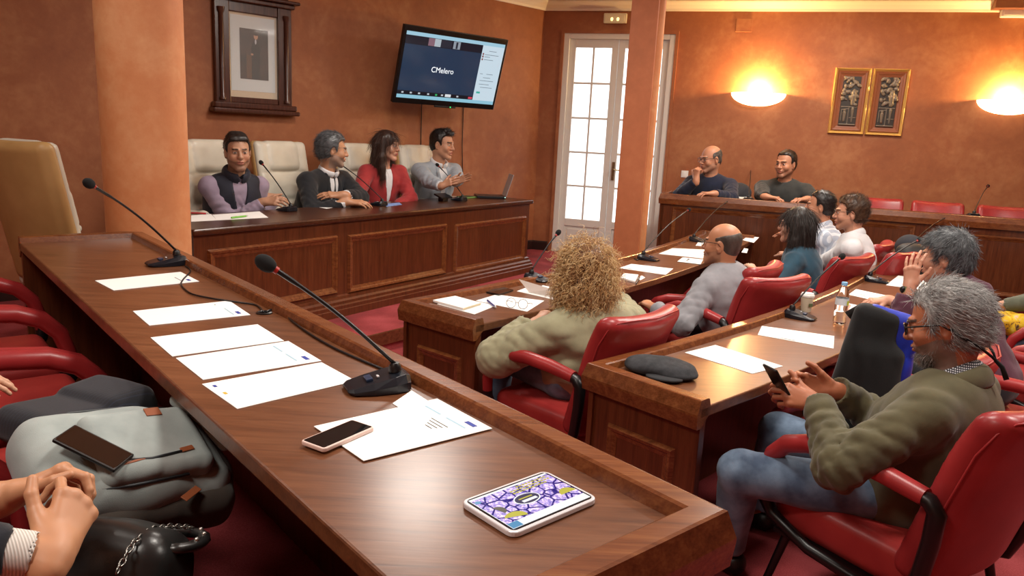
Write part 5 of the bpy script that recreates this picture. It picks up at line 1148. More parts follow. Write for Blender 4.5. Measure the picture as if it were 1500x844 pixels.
m_purple = cloth('mauve_knit', '#4c2a3a', '#5d3546', .95, bump=.5); m_jeans = cloth('washed_jeans', '#3f5068', '#7990a8', .9, scale=500); m_darktr = cloth('dark_trousers', '#0e1016', '#14171f', .9); m_lblue = cloth('pale_blue_jacket', '#8495a6', '#95a6b6', .85); m_check = cloth('checked_shirt', '#c9ccd2', '#d4d6da', .85, checks=(.4, 55, '#20242c', .45))
# ---- dais ------------------------------------------------------
def dais(px, py, off):
    X = on_wall(px, py, V2(PL)+nP*off, nP); return A3(X)
def tabl(px, py, z): return A3(at(px, py, 1.38-(1.38-z)*1.079))
yD = math.degrees(math.atan2(-nP.y, -nP.x))
# man in navy quilted vest
hc = dais(348, 222, .84); wr = tabl(386, 296, .80); wr2 = tabl(404, 290, .81)
p = person('man in a navy vest over a lilac shirt, hands clasped on the dais', hc, (-60, 4, 2), -48, lean=.16, zf=UF, s=1.15, shw=.172, skin='#b88a6e', brow='#2b1e17', beard=.55, beardc='#6b4a3a', jaw=1.06, hd=.0042, hh=.006,
           arms={1: (wr, (-.6, -.2, -.7)), -1: (wr2, (.5, .5, -.9))}, hands={1: dict(F=(.75, -.15, .12), D=(-.3, -.75, .6), curl=(.5, .7, .4)), -1: dict(F=(-.5, -.6, .1), D=(.4, -.5, .7), curl=(.6, .8, .5))})
garment(p, 'shirt', m_lilac, crease=.007, h=.009, seed=2, fat=.98); garment(p, 'vest', m_navy, sleeves=0, fat=1.10, h=.010, seed=3, open_v=.16, wr=.004, extra=[]); collar(p, m_navy, .074, th=.012, z=.03, name='vest_collar'); collar(p, m_lilac, .066, name='shirt_collar', z=.018); trousers(p, m_darktr)
hair_shell(p, ('#1a1310', '#231a16', '#2e231d'), grow=.009, n=1500, ln=.02, cut=(.02, .0), back=-.05, seed=3, extra=(lambda L, e: cap(L(-.04, .052, .088), L(.04, .052, .088), .018*1.15, k=.03), lambda L, e: cap(L(-.03, .0, .100), L(.03, .0, .100), .024*1.15, k=.03)))
# man in dark suit
hc = dais(487, 219, .77); p = person('grey-haired man in a dark suit turned towards the speaker, arms folded on the dais', hc, (22, 6, 0), -28, lean=.22, zf=UF, s=1.17, skin='#b98767', brow='#4a443f', beard=.6, beardc='#7d7670', hd=.0042, hh=.006,
           arms={1: (tabl(508, 296, .79), (-.8, -.5, -.5)), -1: (tabl(503, 286, .84), (.9, .2, -.5))}, hands={1: dict(F=(.95, .1, .0), D=(0, -.3, .9), curl=(.3, .4, .3)), -1: dict(F=(-.9, -.25, .0), D=(0, -.45, .9), curl=(.15, .25, .15))})
garment(p, 'shirt', m_whites, h=.012, seed=4, fat=.94); garment(p, 'suit_jacket', m_darksuit, crease=.006, h=.009, seed=5, open_v=.18, fat=1.06, sl_end=.03, belly=.02); lapels(p, m_darksuit); collar(p, m_whites, .066, z=.022, name='shirt_collar'); trousers(p, m_darktr)
tt_ = MB().tube([Vector(p.N+p.tf*.075+p.sp*.0), Vector(p.Ch+p.tf*.135+p.sp*.05), Vector(p.Ch+p.tf*.14-p.sp*.1)], [.012, .022, .026], 8, sx=.4); obj('necktie', tt_, M('#141519', .6), p.t, smooth=True)
hair_shell(p, ('#2b2c2f', '#45474b', '#6f7276'), grow=.016, n=2600, ln=.035, cut=(.03, .02), back=-.085, seed=5, curl=.002)
# woman in red
hc = dais(567, 213, .78); p = person('woman in a red jacket with long brown hair seated at the dais', hc, (-14, 4, 0), -48, lean=.10, zf=UF, s=1.09, fem=True, skin='#c3927a', lip='#9e4a48', brow='#2a1812', hd=.004, hh=.007,
           arms={1: (dais(540, 302, .55)*[1, 1, 0]+UPV*.64, (-.7, -.5, -.6)), -1: (dais(575, 298, .58)*[1, 1, 0]+UPV*.64, (.9, .2, -.5))})
garment(p, 'white_top', m_whites, h=.011, seed=6, fat=.95, sleeves=0); garment(p, 'red_jacket', m_redj, crease=.006, h=.009, seed=7, open_v=.12, fat=1.05, extra=[cap(p.Ch+p.tf*.16-p.sp*.26, p.Ch+p.tf*.14-p.sp*.12, .045, .006, k=.006, op='s')]); trousers(p, m_darktr)
LW = lambda p: (lambda x, y, z: p.hc+p.R@(np.array([x, y, z])*p.s))
def longhair(p, cols, n, seed, front=True, len_=.30, wide=.07):
    L = LW(p); ex = []
    for x in (-1, 1):
        ex += [cap(L(x*.070, -.01, .06), L(x*.085, -.005, -.10), .028, .036, k=.02), cap(L(x*.085, -.005, -.10), L(x*(.085), .02 if front else -.03, -len_), .036, .026, k=.02)]
    ex += [cap(L(0, -.075, .02), L(0, -.085, -len_*.85), .055, .05, k=.03), cap(L(.05, -.06, 0), L(.06, -.065, -len_*.9), .05, .04, k=.03), cap(L(-.05, -.06, 0), L(-.06, -.065, -len_*.9), .05, .04, k=.03)]
    s = p.s; e = lambda c, r, k=.012, op='u': ell(L(*c), np.array(r)*s, p.R, k=k*s, op=op)
    q = [e((0, -.014, .036), (.086, .105, .096), .02)]+ex+[disp(.004, 55, seed), e((0, .105, -.02), (.060, .075, .080), .012, 's'), cap(L(0, .05, -.10), L(0, .07, -.35), .055, .06, k=.012, op='s')]
    V, F = surf(q, .006); o = obj('hair', (V, F), m_hairc, p.t); N = vnormals(o); fl = lambda P, nn: np.tile(np.array([0, 0, -1.0])+p.R@np.array([0, -.15, 0]), (len(P), 1))
    V2_, F2, c2 = merge((V, F, hairflat(V, cols[:2], seed)), strands(V, N, n, .11, fl, seed, .06, .0009, 6, .003, 45, cols, .4, .12)); bpy.data.objects.remove(o); o = obj('hair', (V2_, F2), m_hairc, p.t); set_col(o, c2)
longhair(p, ('#26150f', '#38221a', '#573829'), 2600, 8, True, .27)
# speaker in pale grey blazer
hc = dais(648, 211, .72); z0 = .905
Wr = A3(on_wall(659, 277, (-.52, 6.83), (-.84, -.54))) if False else A3(at(657, 279, .83)); Wl = A3(at(668, 276, .845))
p = person('man in a pale grey blazer speaking at the dais with both hands raised', hc, (-22, 6, 0), -45, lean=.14, zf=UF, s=1.18, skin='#bd8b6e', brow='#17100d', hd=.0042, hh=.005, mouth=1,
           arms={1: (Wr, (-.7, -.5, -.7)), -1: (Wl, (.8, .5, -.5))}, hands={1: dict(F=(.72, -.30, .42), D=(-.3, -.85, .2), curl=(.18, .2, .15), spread=.07, sc=.95), -1: dict(F=(.78, -.2, .38), D=(.35, .8, .3), curl=(.18, .2, .15), spread=.06, sc=.95)})
garment(p, 'shirt', m_whites, h=.010, seed=9, fat=.95); garment(p, 'blazer', m_greyb, crease=.007, h=.009, seed=10, open_v=.24, fat=1.06, sl_end=.02); lapels(p, m_greyb, .28); collar(p, m_whites, .068, z=.02, name='shirt_collar'); trousers(p, m_darktr)
hair_shell(p, HAIRB, grow=.012, n=1600, ln=.03, cut=(.03, .015), back=-.07, seed=11, extra=(lambda L, e: cap(L(-.035, .062, .098), L(.035, .062, .098), .020*1.18, k=.02), lambda L, e: cap(L(-.03, .03, .118), L(.03, .03, .118), .020*1.18, k=.02)), flow=lambda P, nn: np.tile(p.R@np.array([0, .5, .4]), (len(P), 1)))
# cream dais chairs behind them and one turned away at the far left
ex0 = exec_chair('cream leather executive chair behind the man in the navy vest')
ec = [(dais(300, 240, 1.30), ''), (dais(405, 240, 1.30), 'cream leather executive chair between the man in the vest and the man in the suit'), (dais(517, 240, 1.18), 'cream leather executive chair behind the woman in red'), (dais(604, 240, 1.10), 'cream leather executive chair between the woman in red and the speaker')]
dd = V2(-nP)
ex0.scale = (1.07, 1.07, 1.07)
for i, (c, lb) in enumerate(ec):
    loc = V3(V2(c)+dd*.38, UF)
    if i == 0: ex0.location = loc; ex0.rotation_euler = (0, 0, ang(dd))
    else: dup(ex0, loc, ang(dd), lb)
dup(ex0, (-2.66, 4.58, UF), ang(Vector((.38, .92))), 'cream and tan leather executive chair at the far left, seen from behind')
# ---- behind the wall desk --------------------------------------------------
def behind(px, py, off): return A3(on_wall(px, py, V2(BL)+nB*off, nB))
ZB = .852
hc = behind(1041, 233, .66); p = person('balding man in a navy sweater and glasses resting his chin on his fist', hc, (-158, 8, 0), -128, lean=.10, zf=.05, s=1.16, skin='#bb8467', brow='#4b4038', beard=.3, beardc='#7a6a60', hd=.0042, hh=.006,
    arms={1: (A3(on_wall(1020, 265, V2(BL)+nB*.42, nB)), (-.7, -.5, -.6)), -1: (A3(at(1046, 284, .875)), (.9, .0, -.5))}, hands={1: dict(F=(-.05, .15, .95), D=(-.75, -.6, .1), curl=(1.1, 1.3, .7)), -1: dict(F=(-.9, -.2, 0), curl=(.4, .5, .3))})
garment(p, 'sweater', m_navysw, crease=.006, h=.010, seed=21, fat=1.06, belly=.02); collar(p, m_navysw, .066, open_=False, z=.016, name='crew_neck'); trousers(p, m_darktr); specs(p)
hair_shell(p, ('#2a2522', '#4a4542', '#6c6662'), grow=.005, back=-.07, seed=21, top_cut=((0, .03, .10), (.085, .125, .075)))
hc = behind(1151, 240, .69); p = person('dark-haired man in a charcoal sweater with both hands on the wall desk', hc, (-140, 4, 0), -118, lean=.10, zf=.05, s=1.16, skin='#b98164', brow='#1c1411', beard=.35, beardc='#4a3a32', hd=.0042, hh=.006,
    arms={1: (A3(at(1122, 289, .875)), (-.8, .1, -.6)), -1: (A3(at(1182, 292, .875)), (.9, .1, -.5))}, hands={1: dict(F=(.85, -.4, -.05), curl=(.4, .5, .3)), -1: dict(F=(-.85, -.35, -.05), curl=(.4, .5, .3))})
garment(p, 'sweater', m_greysw, crease=.006, h=.010, seed=22, fat=1.06); collar(p, m_greysw, .066, open_=False, z=.014, name='crew_neck'); trousers(p, m_darktr)
hair_shell(p, HAIRB, grow=.009, n=1200, ln=.02, back=-.06, seed=23)
wb = -nB
for px, py, lb in ((1041, 300, 'red leather armchair of the man in the navy sweater'), (1155, 305, 'red leather armchair of the man in the charcoal sweater')):
    q = V2(behind(px, py, .88)); place_red(q, .05, wb, lb, sc=.94)
for px, lb in ((1292, 'empty red leather armchair behind the wall desk, next to the man in charcoal'), (1384, 'empty red leather armchair behind the wall desk, under the gap between sconce and carved panels'), (1488, 'empty red leather armchair behind the wall desk, at the right edge of the photo')):
    q = V2(behind(px, 300, .72)); place_red(q, .05, wb, lb, sc=.94)
q = A3(on_wall(1074, 281, V2(BL)+nB*.80, nB)); V, F = surf([ell(q, (.20, .10, .10), k=.04), ell(q+np.array([.05, .03, -.12]), (.18, .08, .16), k=.04), folds(q, .3, (1, 0, .3), .012, 40, 3), disp(.006, 30, 3)], .014)
o = thing('folded_jacket', 'dark grey jacket lying over a chair between the two men at the wall desk', 'jacket', q); obj('cloth', (V, F), cloth('dark_grey_cloth', '#26272b', '#33343a', .95), o)
def atr(x, y, z): return at(x, y, 1.38-(1.38-z)*1.15)
# ---- curved second row -----------------------------------------------------
fR = Vector((-.81, .59)); yR2 = math.degrees(math.atan2(.59, -.81))
LF = LF2
# woman with curly hair
hc = A3(at(857, 396, .785)); cdir = Vector((-.86, .51)); 
p = person('woman with big curly blonde hair in a sage blouse, seen from behind', hc, (98, 0, 0), 126, pelvis=np.array([.33, 3.36, .29]), lean=.12, zf=LF, sh=.42, s=1.08, fem=True, skin='#c09075', hd=.006, hh=.006,
    arms={-1: (A3(at(783, 474, .50)), (-.70, -.5, -.5)), 1: (A3(at(900, 440, .52)), (.9, .1, -.7))}, hands={1: dict(curl=(.5, .5, .3)), -1: dict(curl=(.9, .9, .5), sc=.85)})
L = LW(p)
bl = garment(p, 'blouse', m_sage, crease=.011, h=.008, seed=31, fat=1.10, puff=.022, wr=.004, fold=.008, sl_end=.03, extra=[ring(p.W[-1]-nrm(p.W[-1]-p.E[-1])*.045, .03, .024, nrm(p.W[-1]-p.E[-1]))]); collar(p, m_sage, .064, open_=False, z=.01, name='blouse_collar'); trousers(p, m_jeans)
cols = ('#7d5430', '#ab7a46', '#d3a867', '#efd29c'); cc = L(0, -.03, -.005)
V, F = surf([ell(L(0, -.02, .04), (.108, .118, .10), p.R, k=.04), ell(L(0, -.03, -.045), (.128, .114, .097), p.R, k=.04), ell(L(0, -.045, -.105), (.114, .097, .068), p.R, k=.04), disp(.012, 38, 4), disp(.006, 90, 5), ell(L(0, .12, -.03), (.058, .07, .085), p.R, op='s')], .007)
o = obj('hair', (V, F), m_hairc, p.t); N = vnormals(o); c0 = hairflat(V, ('#4a2d18', '#8a5c34'), 3)
low = lambda P, nn: nn*.5+np.array([0, 0, -1.0])
S1 = strands(V, N, 5200, .064, low, 41, .36, .0010, 12, .009, 125, cols, .5, .5, off0=-.012)
S2 = strands(V, N, 1300, .08, low, 42, .5, .0008, 14, .010, 135, ('#a87a48', '#d6b27a', '#ecd4a4'), .6, .6, off0=-.01)
V, F, c = merge((V, F, c0), S1, S2); bpy.data.objects.remove(o); o = obj('hair', (V, F), m_hairc, p.t); set_col(o, c)
cdir = Vector((-.71, .70)); place_red(Vector((.30, 3.33)), LF, cdir, 'red leather armchair of the woman with curly blonde hair', sc=.97)
bg = A3(atr(797, 540, .34)); o = thing('shoulder_bag', 'black leather bag with metal studs wedged beside the curly haired woman in her chair', 'bag', bg)
V, F = surf([rbox(bg, (.07, .13, .10), .05, np.array(Matrix.Rotation(math.radians(45), 3, 'Z')), k=.02), disp(.006, 30, 2)], .01); bo = obj('body', (V, F), M('#0e0e10', .4), o)
for k in (-1, 0, 1): obj('stud', MB().ball(Vector(bg)+Vector((-.05+.04*k, -.10-.02*k, .05-.03*k)), .006, 8), M('#b8b6b0', .25, .9), o, smooth=True)
# bald man in grey jacket
hc = A3(atr(1058, 358, .86)); p = person('bald man in a grey flannel jacket and glasses, seen from behind', hc, (146, 0, 0), 130, lean=.06, zf=LF, sh=.42, s=1.05, skin='#b9805f', cheek='#b9765a', brow='#3a2f28', beard=.35, beardc='#6a564a', hd=.0035, hh=.006,
    arms={-1: (A3(atr(960, 452, .52)), (-.5, -.7, -.6)), 1: (A3(atr(1060, 440, .55)), (.9, .1, -.7))}, hands={-1: dict(curl=(.5, .5, .3))})
garment(p, 'jacket', m_greyj, crease=.009, h=.008, seed=33, fat=1.12, wr=.003, fold=.009, sl_end=.0); collar(p, m_greyj, .070, th=.010, z=.012, name='jacket_collar'); collar(p, cloth('indigo_print', '#231f45', '#3a3566', .85), .062, z=.024, name='shirt_collar'); trousers(p, m_darktr); specs(p, '#16161a', .0016)
hair_shell(p, ('#332a25', '#4a403a', '#5c524b'), grow=.0025, back=-.075, seed=33, rough=.0012, h=.0045, top_cut=((0, .018, .105), (.092, .115, .092)), side_cut=True)
ch = V2(p.P)+fR*.02; place_red(ch, LF, Vector((-.5, .87)), 'red leather armchair of the bald man in the grey jacket', sc=.97)
# empty chair, woman in teal, two men in shirts
hc2 = A3(atr(1166, 330, .895)); d2 = Vector((-.64, .77))
p = person('woman with long dark straight hair and glasses in a teal top', hc2, (152, 2, 0), 145, lean=.08, zf=LF, sh=.42, s=1.05, fem=True, skin='#c1937c', lip='#9e4f4c', brow='#22170f', hd=.0045, hh=.008,
    arms={-1: (A3(atr(1108, 398, .60)), (-.3, -.8, -.5)), 1: (A3(atr(1150, 372, .62)), (.8, .5, -.5))})
garment(p, 'top', m_teal, h=.010, seed=35, fat=1.02); trousers(p, m_darktr); longhair(p, ('#15100e', '#241b17', '#3a2d27'), 3600, 36, False, .24); specs(p, '#1a1a1c', .0016)
place_red(V2(p.P)+d2*.03, LF, d2, 'red leather armchair of the woman in teal', sc=.97)
e0 = A3(atr(1106, 402, .70)); place_red(V2(e0)+Vector((-.80, .60))*.30, LF, Vector((-.80, .60)), 'empty red leather armchair between the bald man and the woman in teal', sc=.97)
hc = A3(atr(1201, 302, .972)); p = person('dark-haired man in a pale blue striped shirt stretching one arm along the desk', hc, (158, 2, 0), 150, lean=.14, zf=LF, sh=.42, s=1.03, skin='#bb8264', brow='#1c1411', beard=.3, beardc='#5a463c', hd=.0042, hh=.006,
    arms={-1: (A3(atr(1104, 340, .665)), (-.4, -.6, -.7)), 1: (A3(atr(1165, 350, .68)), (.7, .5, -.6))}, hands={-1: dict(curl=(.2, .2, .1))})
garment(p, 'shirt', m_stripe, crease=.007, h=.009, seed=37, fat=1.04); collar(p, m_stripe, .066, z=.02, th=.01, name='shirt_collar'); trousers(p, m_darktr); hair_shell(p, HAIRB, grow=.012, n=1500, ln=.025, back=-.07, seed=38)
place_red(V2(p.P)+fR*.03, LF, fR, 'red leather armchair of the man in the striped shirt', sc=.97)
hc = A3(atr(1246, 312, .966)); p = person('brown-haired man with glasses in a white shirt', hc, (160, 4, 0), 150, lean=.06, zf=LF, sh=.42, s=1.07, skin='#c68f74', cheek='#c4846a', brow='#3a2618', beard=.4, beardc='#7a5640', hd=.0038, hh=.007,
    arms={-1: (A3(atr(1190, 388, .55)), (-.3, -.8, -.6)), 1: (A3(atr(1210, 365, .62)), (.7, .5, -.6))})
garment(p, 'shirt', m_whites, crease=.009, h=.009, seed=39, fat=1.06, wr=.004, fold=.008); collar(p, m_whites, .068, z=.02, th=.012, name='shirt_collar'); trousers(p, m_darktr); specs(p, '#2a2420', .0015)
hair_shell(p, ('#24170f', '#3d281b', '#6b4c34'), grow=.015, n=2600, ln=.03, back=-.075, seed=40, cut=(.02, .01), flow=lambda P, nn: np.tile(p.R@np.array([0, -.4, .5]), (len(P), 1)), lift=.35)
dw = Vector((-.66, .75)); wc = V2(p.P)+dw*.02; place_red(wc, LF, dw, 'red leather armchair of the man in the white shirt', sc=.97)
q = A3(V3(wc-dw*.33, LF+.78)); q2 = A3(V3(wc-dw*.36+Vector((dw.y, -dw.x))*.10, LF+.84))
V, F = surf([ell(q+np.array([.12, .10, .05]), (.13, .10, .09), k=.04), ell(q+np.array([.10, .04, -.10]), (.14, .09, .2), k=.04), ell(q+np.array([.20, .16, .02]), (.06, .05, .05), k=.03), disp(.012, 28, 6), disp(.006, 60, 7)], .011)
o = thing('draped_coat', 'black coat hanging over the back of the white-shirted man\'s chair', 'coat', q); obj('cloth', (V, F), m_blackmat, o)
V, F = surf([ell(q+np.array([.20, .30, .08]), (.10, .12, .10), k=.04), disp(.004, 30, 6)], .011); o = thing('grey_bundle', 'dark grey rounded bag behind the white-shirted man', 'bag', q+np.array([.2, .3, .08])); obj('body', (V, F), M('#2b2c33', .9), o)
# ---- third row -------------------------------------------------------------
C1, C2, C3, C4 = Vector((1.31, 2.33)), Vector((1.47, 2.95)), Vector((2.27, 3.40)), Vector((3.03, 3.97))
d1 = Vector((-.52, .85)).normalized()
hc = A3(at(1386, 474, .86))
p = person('grey-haired bearded man in an olive canvas jacket looking at his smartphone', hc, (143, 17, 0), 132, pelvis=np.array([1.36, 2.32, .285]), lean=-.05, zf=LF, sh=.42, s=1.06, skin='#a9694a', cheek='#a4614a', lip='#8f5244', brow='#4a423c', beard=.75, beardc='#6f6660', hd=.0028, hh=.003, drop=.0, neck_back=.06,
    arms={-1: (A3(at(1200, 592, .56)), (-.2, -.9, -.5)), 1: (A3(at(1224, 573, .575)), (.8, .4, -.6))},
    hands={-1: dict(F=(-.86, .18, .16), D=(-.25, -.75, .55), fcurl=((.55, .8, .4), (.65, .9, .5), (.75, .95, .5), (.85, 1., .5)), thumb=(.55, .75, .1)), 1: dict(F=(-.9, .1, .12), D=(.25, .75, -.2), curl=(.5, .8, .4), thumb=(.7, .5, .1))},
    legs={-1: (A3(at(1085, 692, .27)), A3(at(1066, 800, -.10))), 1: (A3(at(1140, 632, .27)), A3(at(1112, 740, -.10)))})
garment(p, 'shirt', m_check, h=.009, seed=50, fat=.98, sleeves=0); collar(p, m_check, .068, z=.022, th=.012, name='shirt_collar', h=.004)
T = p.P+p.fw*.05
garment(p, 'canvas_jacket', m_olive, crease=.009, h=.0065, seed=51, fat=1.14, wr=.0035, fold=.011, belly=.03, sl_end=-.01, open_v=.10, extra=[cap(p.P+p.rt*-.10+p.fw*.06-UPV*.02, p.P+p.rt*-.12+p.fw*.24-UPV*.05, .105, .085, k=.04), cap(p.P+p.rt*.10+p.fw*.04-UPV*.02, p.P+p.rt*.12+p.fw*.20-UPV*.04, .10, .07, k=.04)])
collar(p, m_olive, .078, th=.012, z=.006, name='jacket_collar'); trousers(p, m_jeans, h=.010, wr=.004); specs(p, '#141416', .0026, .023, .0165, .0, cord=True)
L = LW(p); cb = []
hair_shell(p, ('#565554', '#7f7e7d', '#b4b3b1', '#d6d5d2'), grow=.013, n=9000, ln=.034, back=-.085, seed=52, cut=(.02, .01), curl=.003, lift=.10, rr=.0006, rough=.006, rf=60, h=.004, flow=lambda P, nn: np.tile(p.R@np.array([0, -.9, -.35]), (len(P), 1)))
beard_V, beard_F = surf([ell(L(0, .055, -.095), np.array([.046, .042, .030])*p.s, p.R, k=.015), cap(L(.052, .012, -.045), L(.030, .060, -.098), .017, .019, k=.012), cap(L(-.052, .012, -.045), L(-.030, .060, -.098), .017, .019, k=.012), disp(.003, 110, 5), ell(L(0, .10, -.060), (.030, .035, .020), p.R, op='s')], .004)
o = obj('beard', (beard_V, beard_F), m_hairc, p.t); N = vnormals(o); S1 = strands(beard_V, N, 2600, .016, lambda P, nn: np.tile(p.R@np.array([0, .3, -.9]), (len(P), 1)), 9, .35, .0005, 4, 0, 0, ('#4a4440', '#77706a', '#aaa49e'), .2, .4)
bV, bF, bc = merge((beard_V, beard_F, hairflat(beard_V, ('#3c3531', '#7d756e'), 3)), S1); bpy.data.objects.remove(o); o = obj('beard', (bV, bF), m_hairc, p.t); set_col(o, bc)
place_red(C1, LF, d1, 'red leather armchair of the man in the olive jacket, nearest chair on the right', sc=1.02)
pq = A3(at(1141, 563, .61)); t = thing('smartphone', 'black smartphone held up by the man in the olive jacket', 'phone', pq)
pu = Vector((-.30, .95, .0)).normalized(); pv = Vector((-.55, -.2, .80)).normalized(); pv = (pv-pu*pv.dot(pu)).normalized(); pR = basis(pu, pv)
obj('case', MB().box(Vector(pq), (.037, .076, .0045), pR), M('#0c0c10', .3), t, bevel=.004, seg=3); obj('screen', MB().box(Vector(pq)+pR.col[2]*.0008, (.034, .072, .0042), pR), M('#14151c', .12), t, bevel=.002)
phn = bpy.context.scene.objects
oliv = p
# chair with the black jacket between him and the woman in purple
place_red(C2, LF, fR, 'red leather armchair with the black and blue jacket, between olive jacket and mauve sweater', sc=.97)
j0 = A3(at(1275, 522, .60)); ju = A3(V3(Vector((.62, -.30)).normalized(), 0)); jn = np.array([ju[1], -ju[0], 0])
def jac(nm, prims, mat): V, F = surf(prims, .009); return obj(nm, (V, F), mat, jk)
jk = thing('jacket', 'black jacket with bright blue lining propped between desk and chair', 'jacket', j0)
Jr = np.stack([ju, jn, UPV], 1)
jac('outer_panel', [rbox(j0+ju*-.02+UPV*.0, (0.085, 0.040, 0.192), .03, Jr@rot((0, 1, 0), .16), k=.03), rbox(j0+ju*.02-UPV*.17, (0.096, 0.045, 0.215), .03, Jr, k=.05), folds(j0, .25, ju, .008, 60, 4), disp(.005, 30, 5)], cloth('black_fleece', '#090a0b', '#131416', .95))
jac('blue_lining', [rbox(j0+ju*.095+UPV*.0-jn*.01, (0.051, 0.034, 0.164), .028, Jr@rot((0, 1, 0), .10), k=.03), cap(j0+ju*-.01+UPV*0.186, j0+ju*.10+UPV*0.158, .022, .026, k=.02), folds(j0+ju*.1, .25, ju, .008, 80, 6), disp(.004, 40, 2)], cloth('royal_blue_lining', '#0a1f8e', '#1030b8', .5))
obj('strap', MB().tube([Vector(j0+ju*-.10+UPV*0.147), Vector(j0+ju*-.06+UPV*0.186), Vector(j0+ju*-.01+UPV*0.169)], [.018, .016, .014], 10, sx=.5), m_blackmat, jk, smooth=True)
# woman in mauve sweater hiding her face behind her hand
hc = A3(atr(1386, 376, .955)); p = person('short-haired woman in a mauve sweater with her hand over her face', hc, (140, 8, 0), 140, lean=.22, zf=LF, sh=.42, s=1.05, fem=True, skin='#c08a70', cheek='#be7c66', lip='#9a5048', brow='#4a4440', hd=.003, hh=.003,
    arms={-1: (A3(atr(1332, 423, .84)), (-.4, -.1, -.9)), 1: (A3(atr(1300, 440, .665)), (.3, .7, -.7))},
    hands={-1: dict(F=(.05, .12, .97), D=(-.62, -.55, .2), fcurl=((.15, .35, .2), (.22, .35, .2), (.25, .35, .2), (.2, .3, .2)), spread=.14, thumb=(.75, .65, .1)), 1: dict(F=(-.9, -.1, -.1), D=(0, -.2, 1), curl=(.35, .45, .25), spread=.1)})
garment(p, 'sweater', m_purple, crease=.007, h=.0085, seed=55, fat=1.05, wr=.003, fold=.008, sl_end=.02); 
q = [ring(p.N+UPV*.03, .066, .022, UPV+p.fw*.2, .7), cap(p.N-p.tf*.07+UPV*.03, p.N-p.tf*.12-UPV*.03, .05, .07, k=.03), disp(.004, 45, 3)]; V, F = surf(q, .007); obj('hood', (V, F), m_purple, p.t); trousers(p, m_darktr)
hair_shell(p, ('#26282b', '#4b4f52', '#80868a'), grow=.015, n=6500, ln=.036, back=-.10, seed=56, cut=(.0, .01), lift=.14, rr=.0007, curl=.002, h=.005, flow=lambda P, nn: np.tile(p.R@np.array([0, .5, -.5]), (len(P), 1)))
wp_ = p.W[-1]; wd = nrm(p.W[-1]-p.E[-1]); wt = obj('watch_strap', MB().tube([Vector(wp_-wd*.022), Vector(wp_+wd*.006)], .033, 18, sx=.85), M('#6f7a4e', .6), p.t, smooth=True, auto=True)
obj('watch_case', MB().ball(Vector(wp_-wd*.008)+Vector((-.032, -.004, .004)), (.012, .014, .017), 12), m_black, wt, smooth=True)
place_red(C3, LF, fR, 'red leather armchair of the woman in the mauve sweater', sc=.97)
# person with yellow scarf, person in pale blue jacket (both cut by the right edge)
hc = np.array([3.52, 4.44, .95]); p = person('person in a grey-green top holding a yellow scarf on the lap', hc, (140, 0, 0), 144, lean=.02, zf=LF, sh=.42, s=1.06, skin='#b98466', hd=.008, hh=.006, arms={-1: (A3(at(1446, 452, .44)), (0, -.8, -.6)), 1: (A3(at(1478, 446, .44)), (.6, .5, -.6))})
garment(p, 'top', cloth('grey_green_top', '#4d5142', '#5f6352', .9), h=.012, seed=60, fat=1.05); trousers(p, m_jeans); hair_shell(p, HAIRB, n=0, h=.009)
place_red(V2(p.P)+fR*.02, LF, fR, 'red leather armchair of the person with the yellow scarf', sc=.97)
place_red(C4, LF, fR, 'empty red leather armchair at the right edge, in front of the yellow scarf', sc=.97)
sc0 = A3(at(1474, 470, .40)); o = thing('scarf', 'yellow patterned scarf bundled on a lap at the right edge', 'scarf', sc0)
n = NT('yellow_print'); v = n.coords(); n.l(n.ramp(n.noise(v, 16, 3, .6, 1.0), [(.36, '#3a1f10'), (.42, '#c99a12'), (.56, '#d9b81e'), (.66, '#c8a39a')]), n.b.inputs['Base Color']); n.set(Roughness=.8)
V, F = surf([ell(sc0, (.10, .09, .06), k=.03), ell(sc0+[.05, -.05, -.02], (.08, .07, .07), k=.03), ell(sc0+[-.05, .03, -.01], (.07, .06, .05), k=.03), disp(.014, 42, 2), disp(.008, 90, 3)], .007); obj('cloth', (V, F), n.m, o)
hh_ = A3(atr(1455, 404, .52)); hc = np.array([4.66, 5.77, .97])
p = person('person in a pale blue jacket with clasped hands, cut by the right edge', hc, (150, 0, 0), 150, lean=.02, zf=LF, sh=.42, s=1.06, skin='#b98466', hd=.010, hh=.006, arms={-1: (hh_+[.05, -.05, 0], (0, -.8, -.5)), 1: (hh_+[.03, .06, .01], (.5, .6, -.5))}, hands={-1: dict(F=(-.6, .6, -.1), curl=(.6, .8, .5)), 1: dict(F=(-.7, -.4, -.1), curl=(.6, .8, .5))})
garment(p, 'jacket', m_lblue, h=.012, seed=62, fat=1.06, open_v=.2); trousers(p, m_darktr); hair_shell(p, HAIRB, n=0, h=.009); garment(p, 'shirt', m_navysw, h=.013, fat=.95, sleeves=0)
place_red(V2(p.P)+fR*.02, LF, fR, 'red leather armchair of the person in the pale blue jacket', sc=.97)
# ---- near row: two people mostly outside the frame -------------------------------
yF2 = math.degrees(math.atan2(fdir.y, fdir.x)); fd3 = A3(V3(fdir, 0)); rt3 = np.array([fd3[1], -fd3[0], 0])
P1 = A3(V3(fgc[2]-fdir*.56+dF*.04, UF+ST+.085)); place_red(V2(P1), UF, fdir, 'red leather armchair of the person with pink nails, outside the left edge', sc=1.06)
hc = P1+fd3*-.02+UPV*.66
p = person('person in a dark red top with pink nails, cut by the left edge', hc, (yF2, 0, 0), yF2, pelvis=P1, zf=UF, s=.96, fem=True, skin='#d3a184', hd=.008, hh=.0035, arms={1: (A3(at(-14, 562, .665)), rt3*.7-UPV*.6), -1: (P1+fd3*.12-rt3*.16+UPV*.06, -rt3*.7-UPV*.6)}, hands={1: dict(F=fd3*.9+rt3*.25-UPV*.12, D=UPV*.8-fd3*.1+rt3*.2, curl=(.25, .35, .2), spread=.05)})
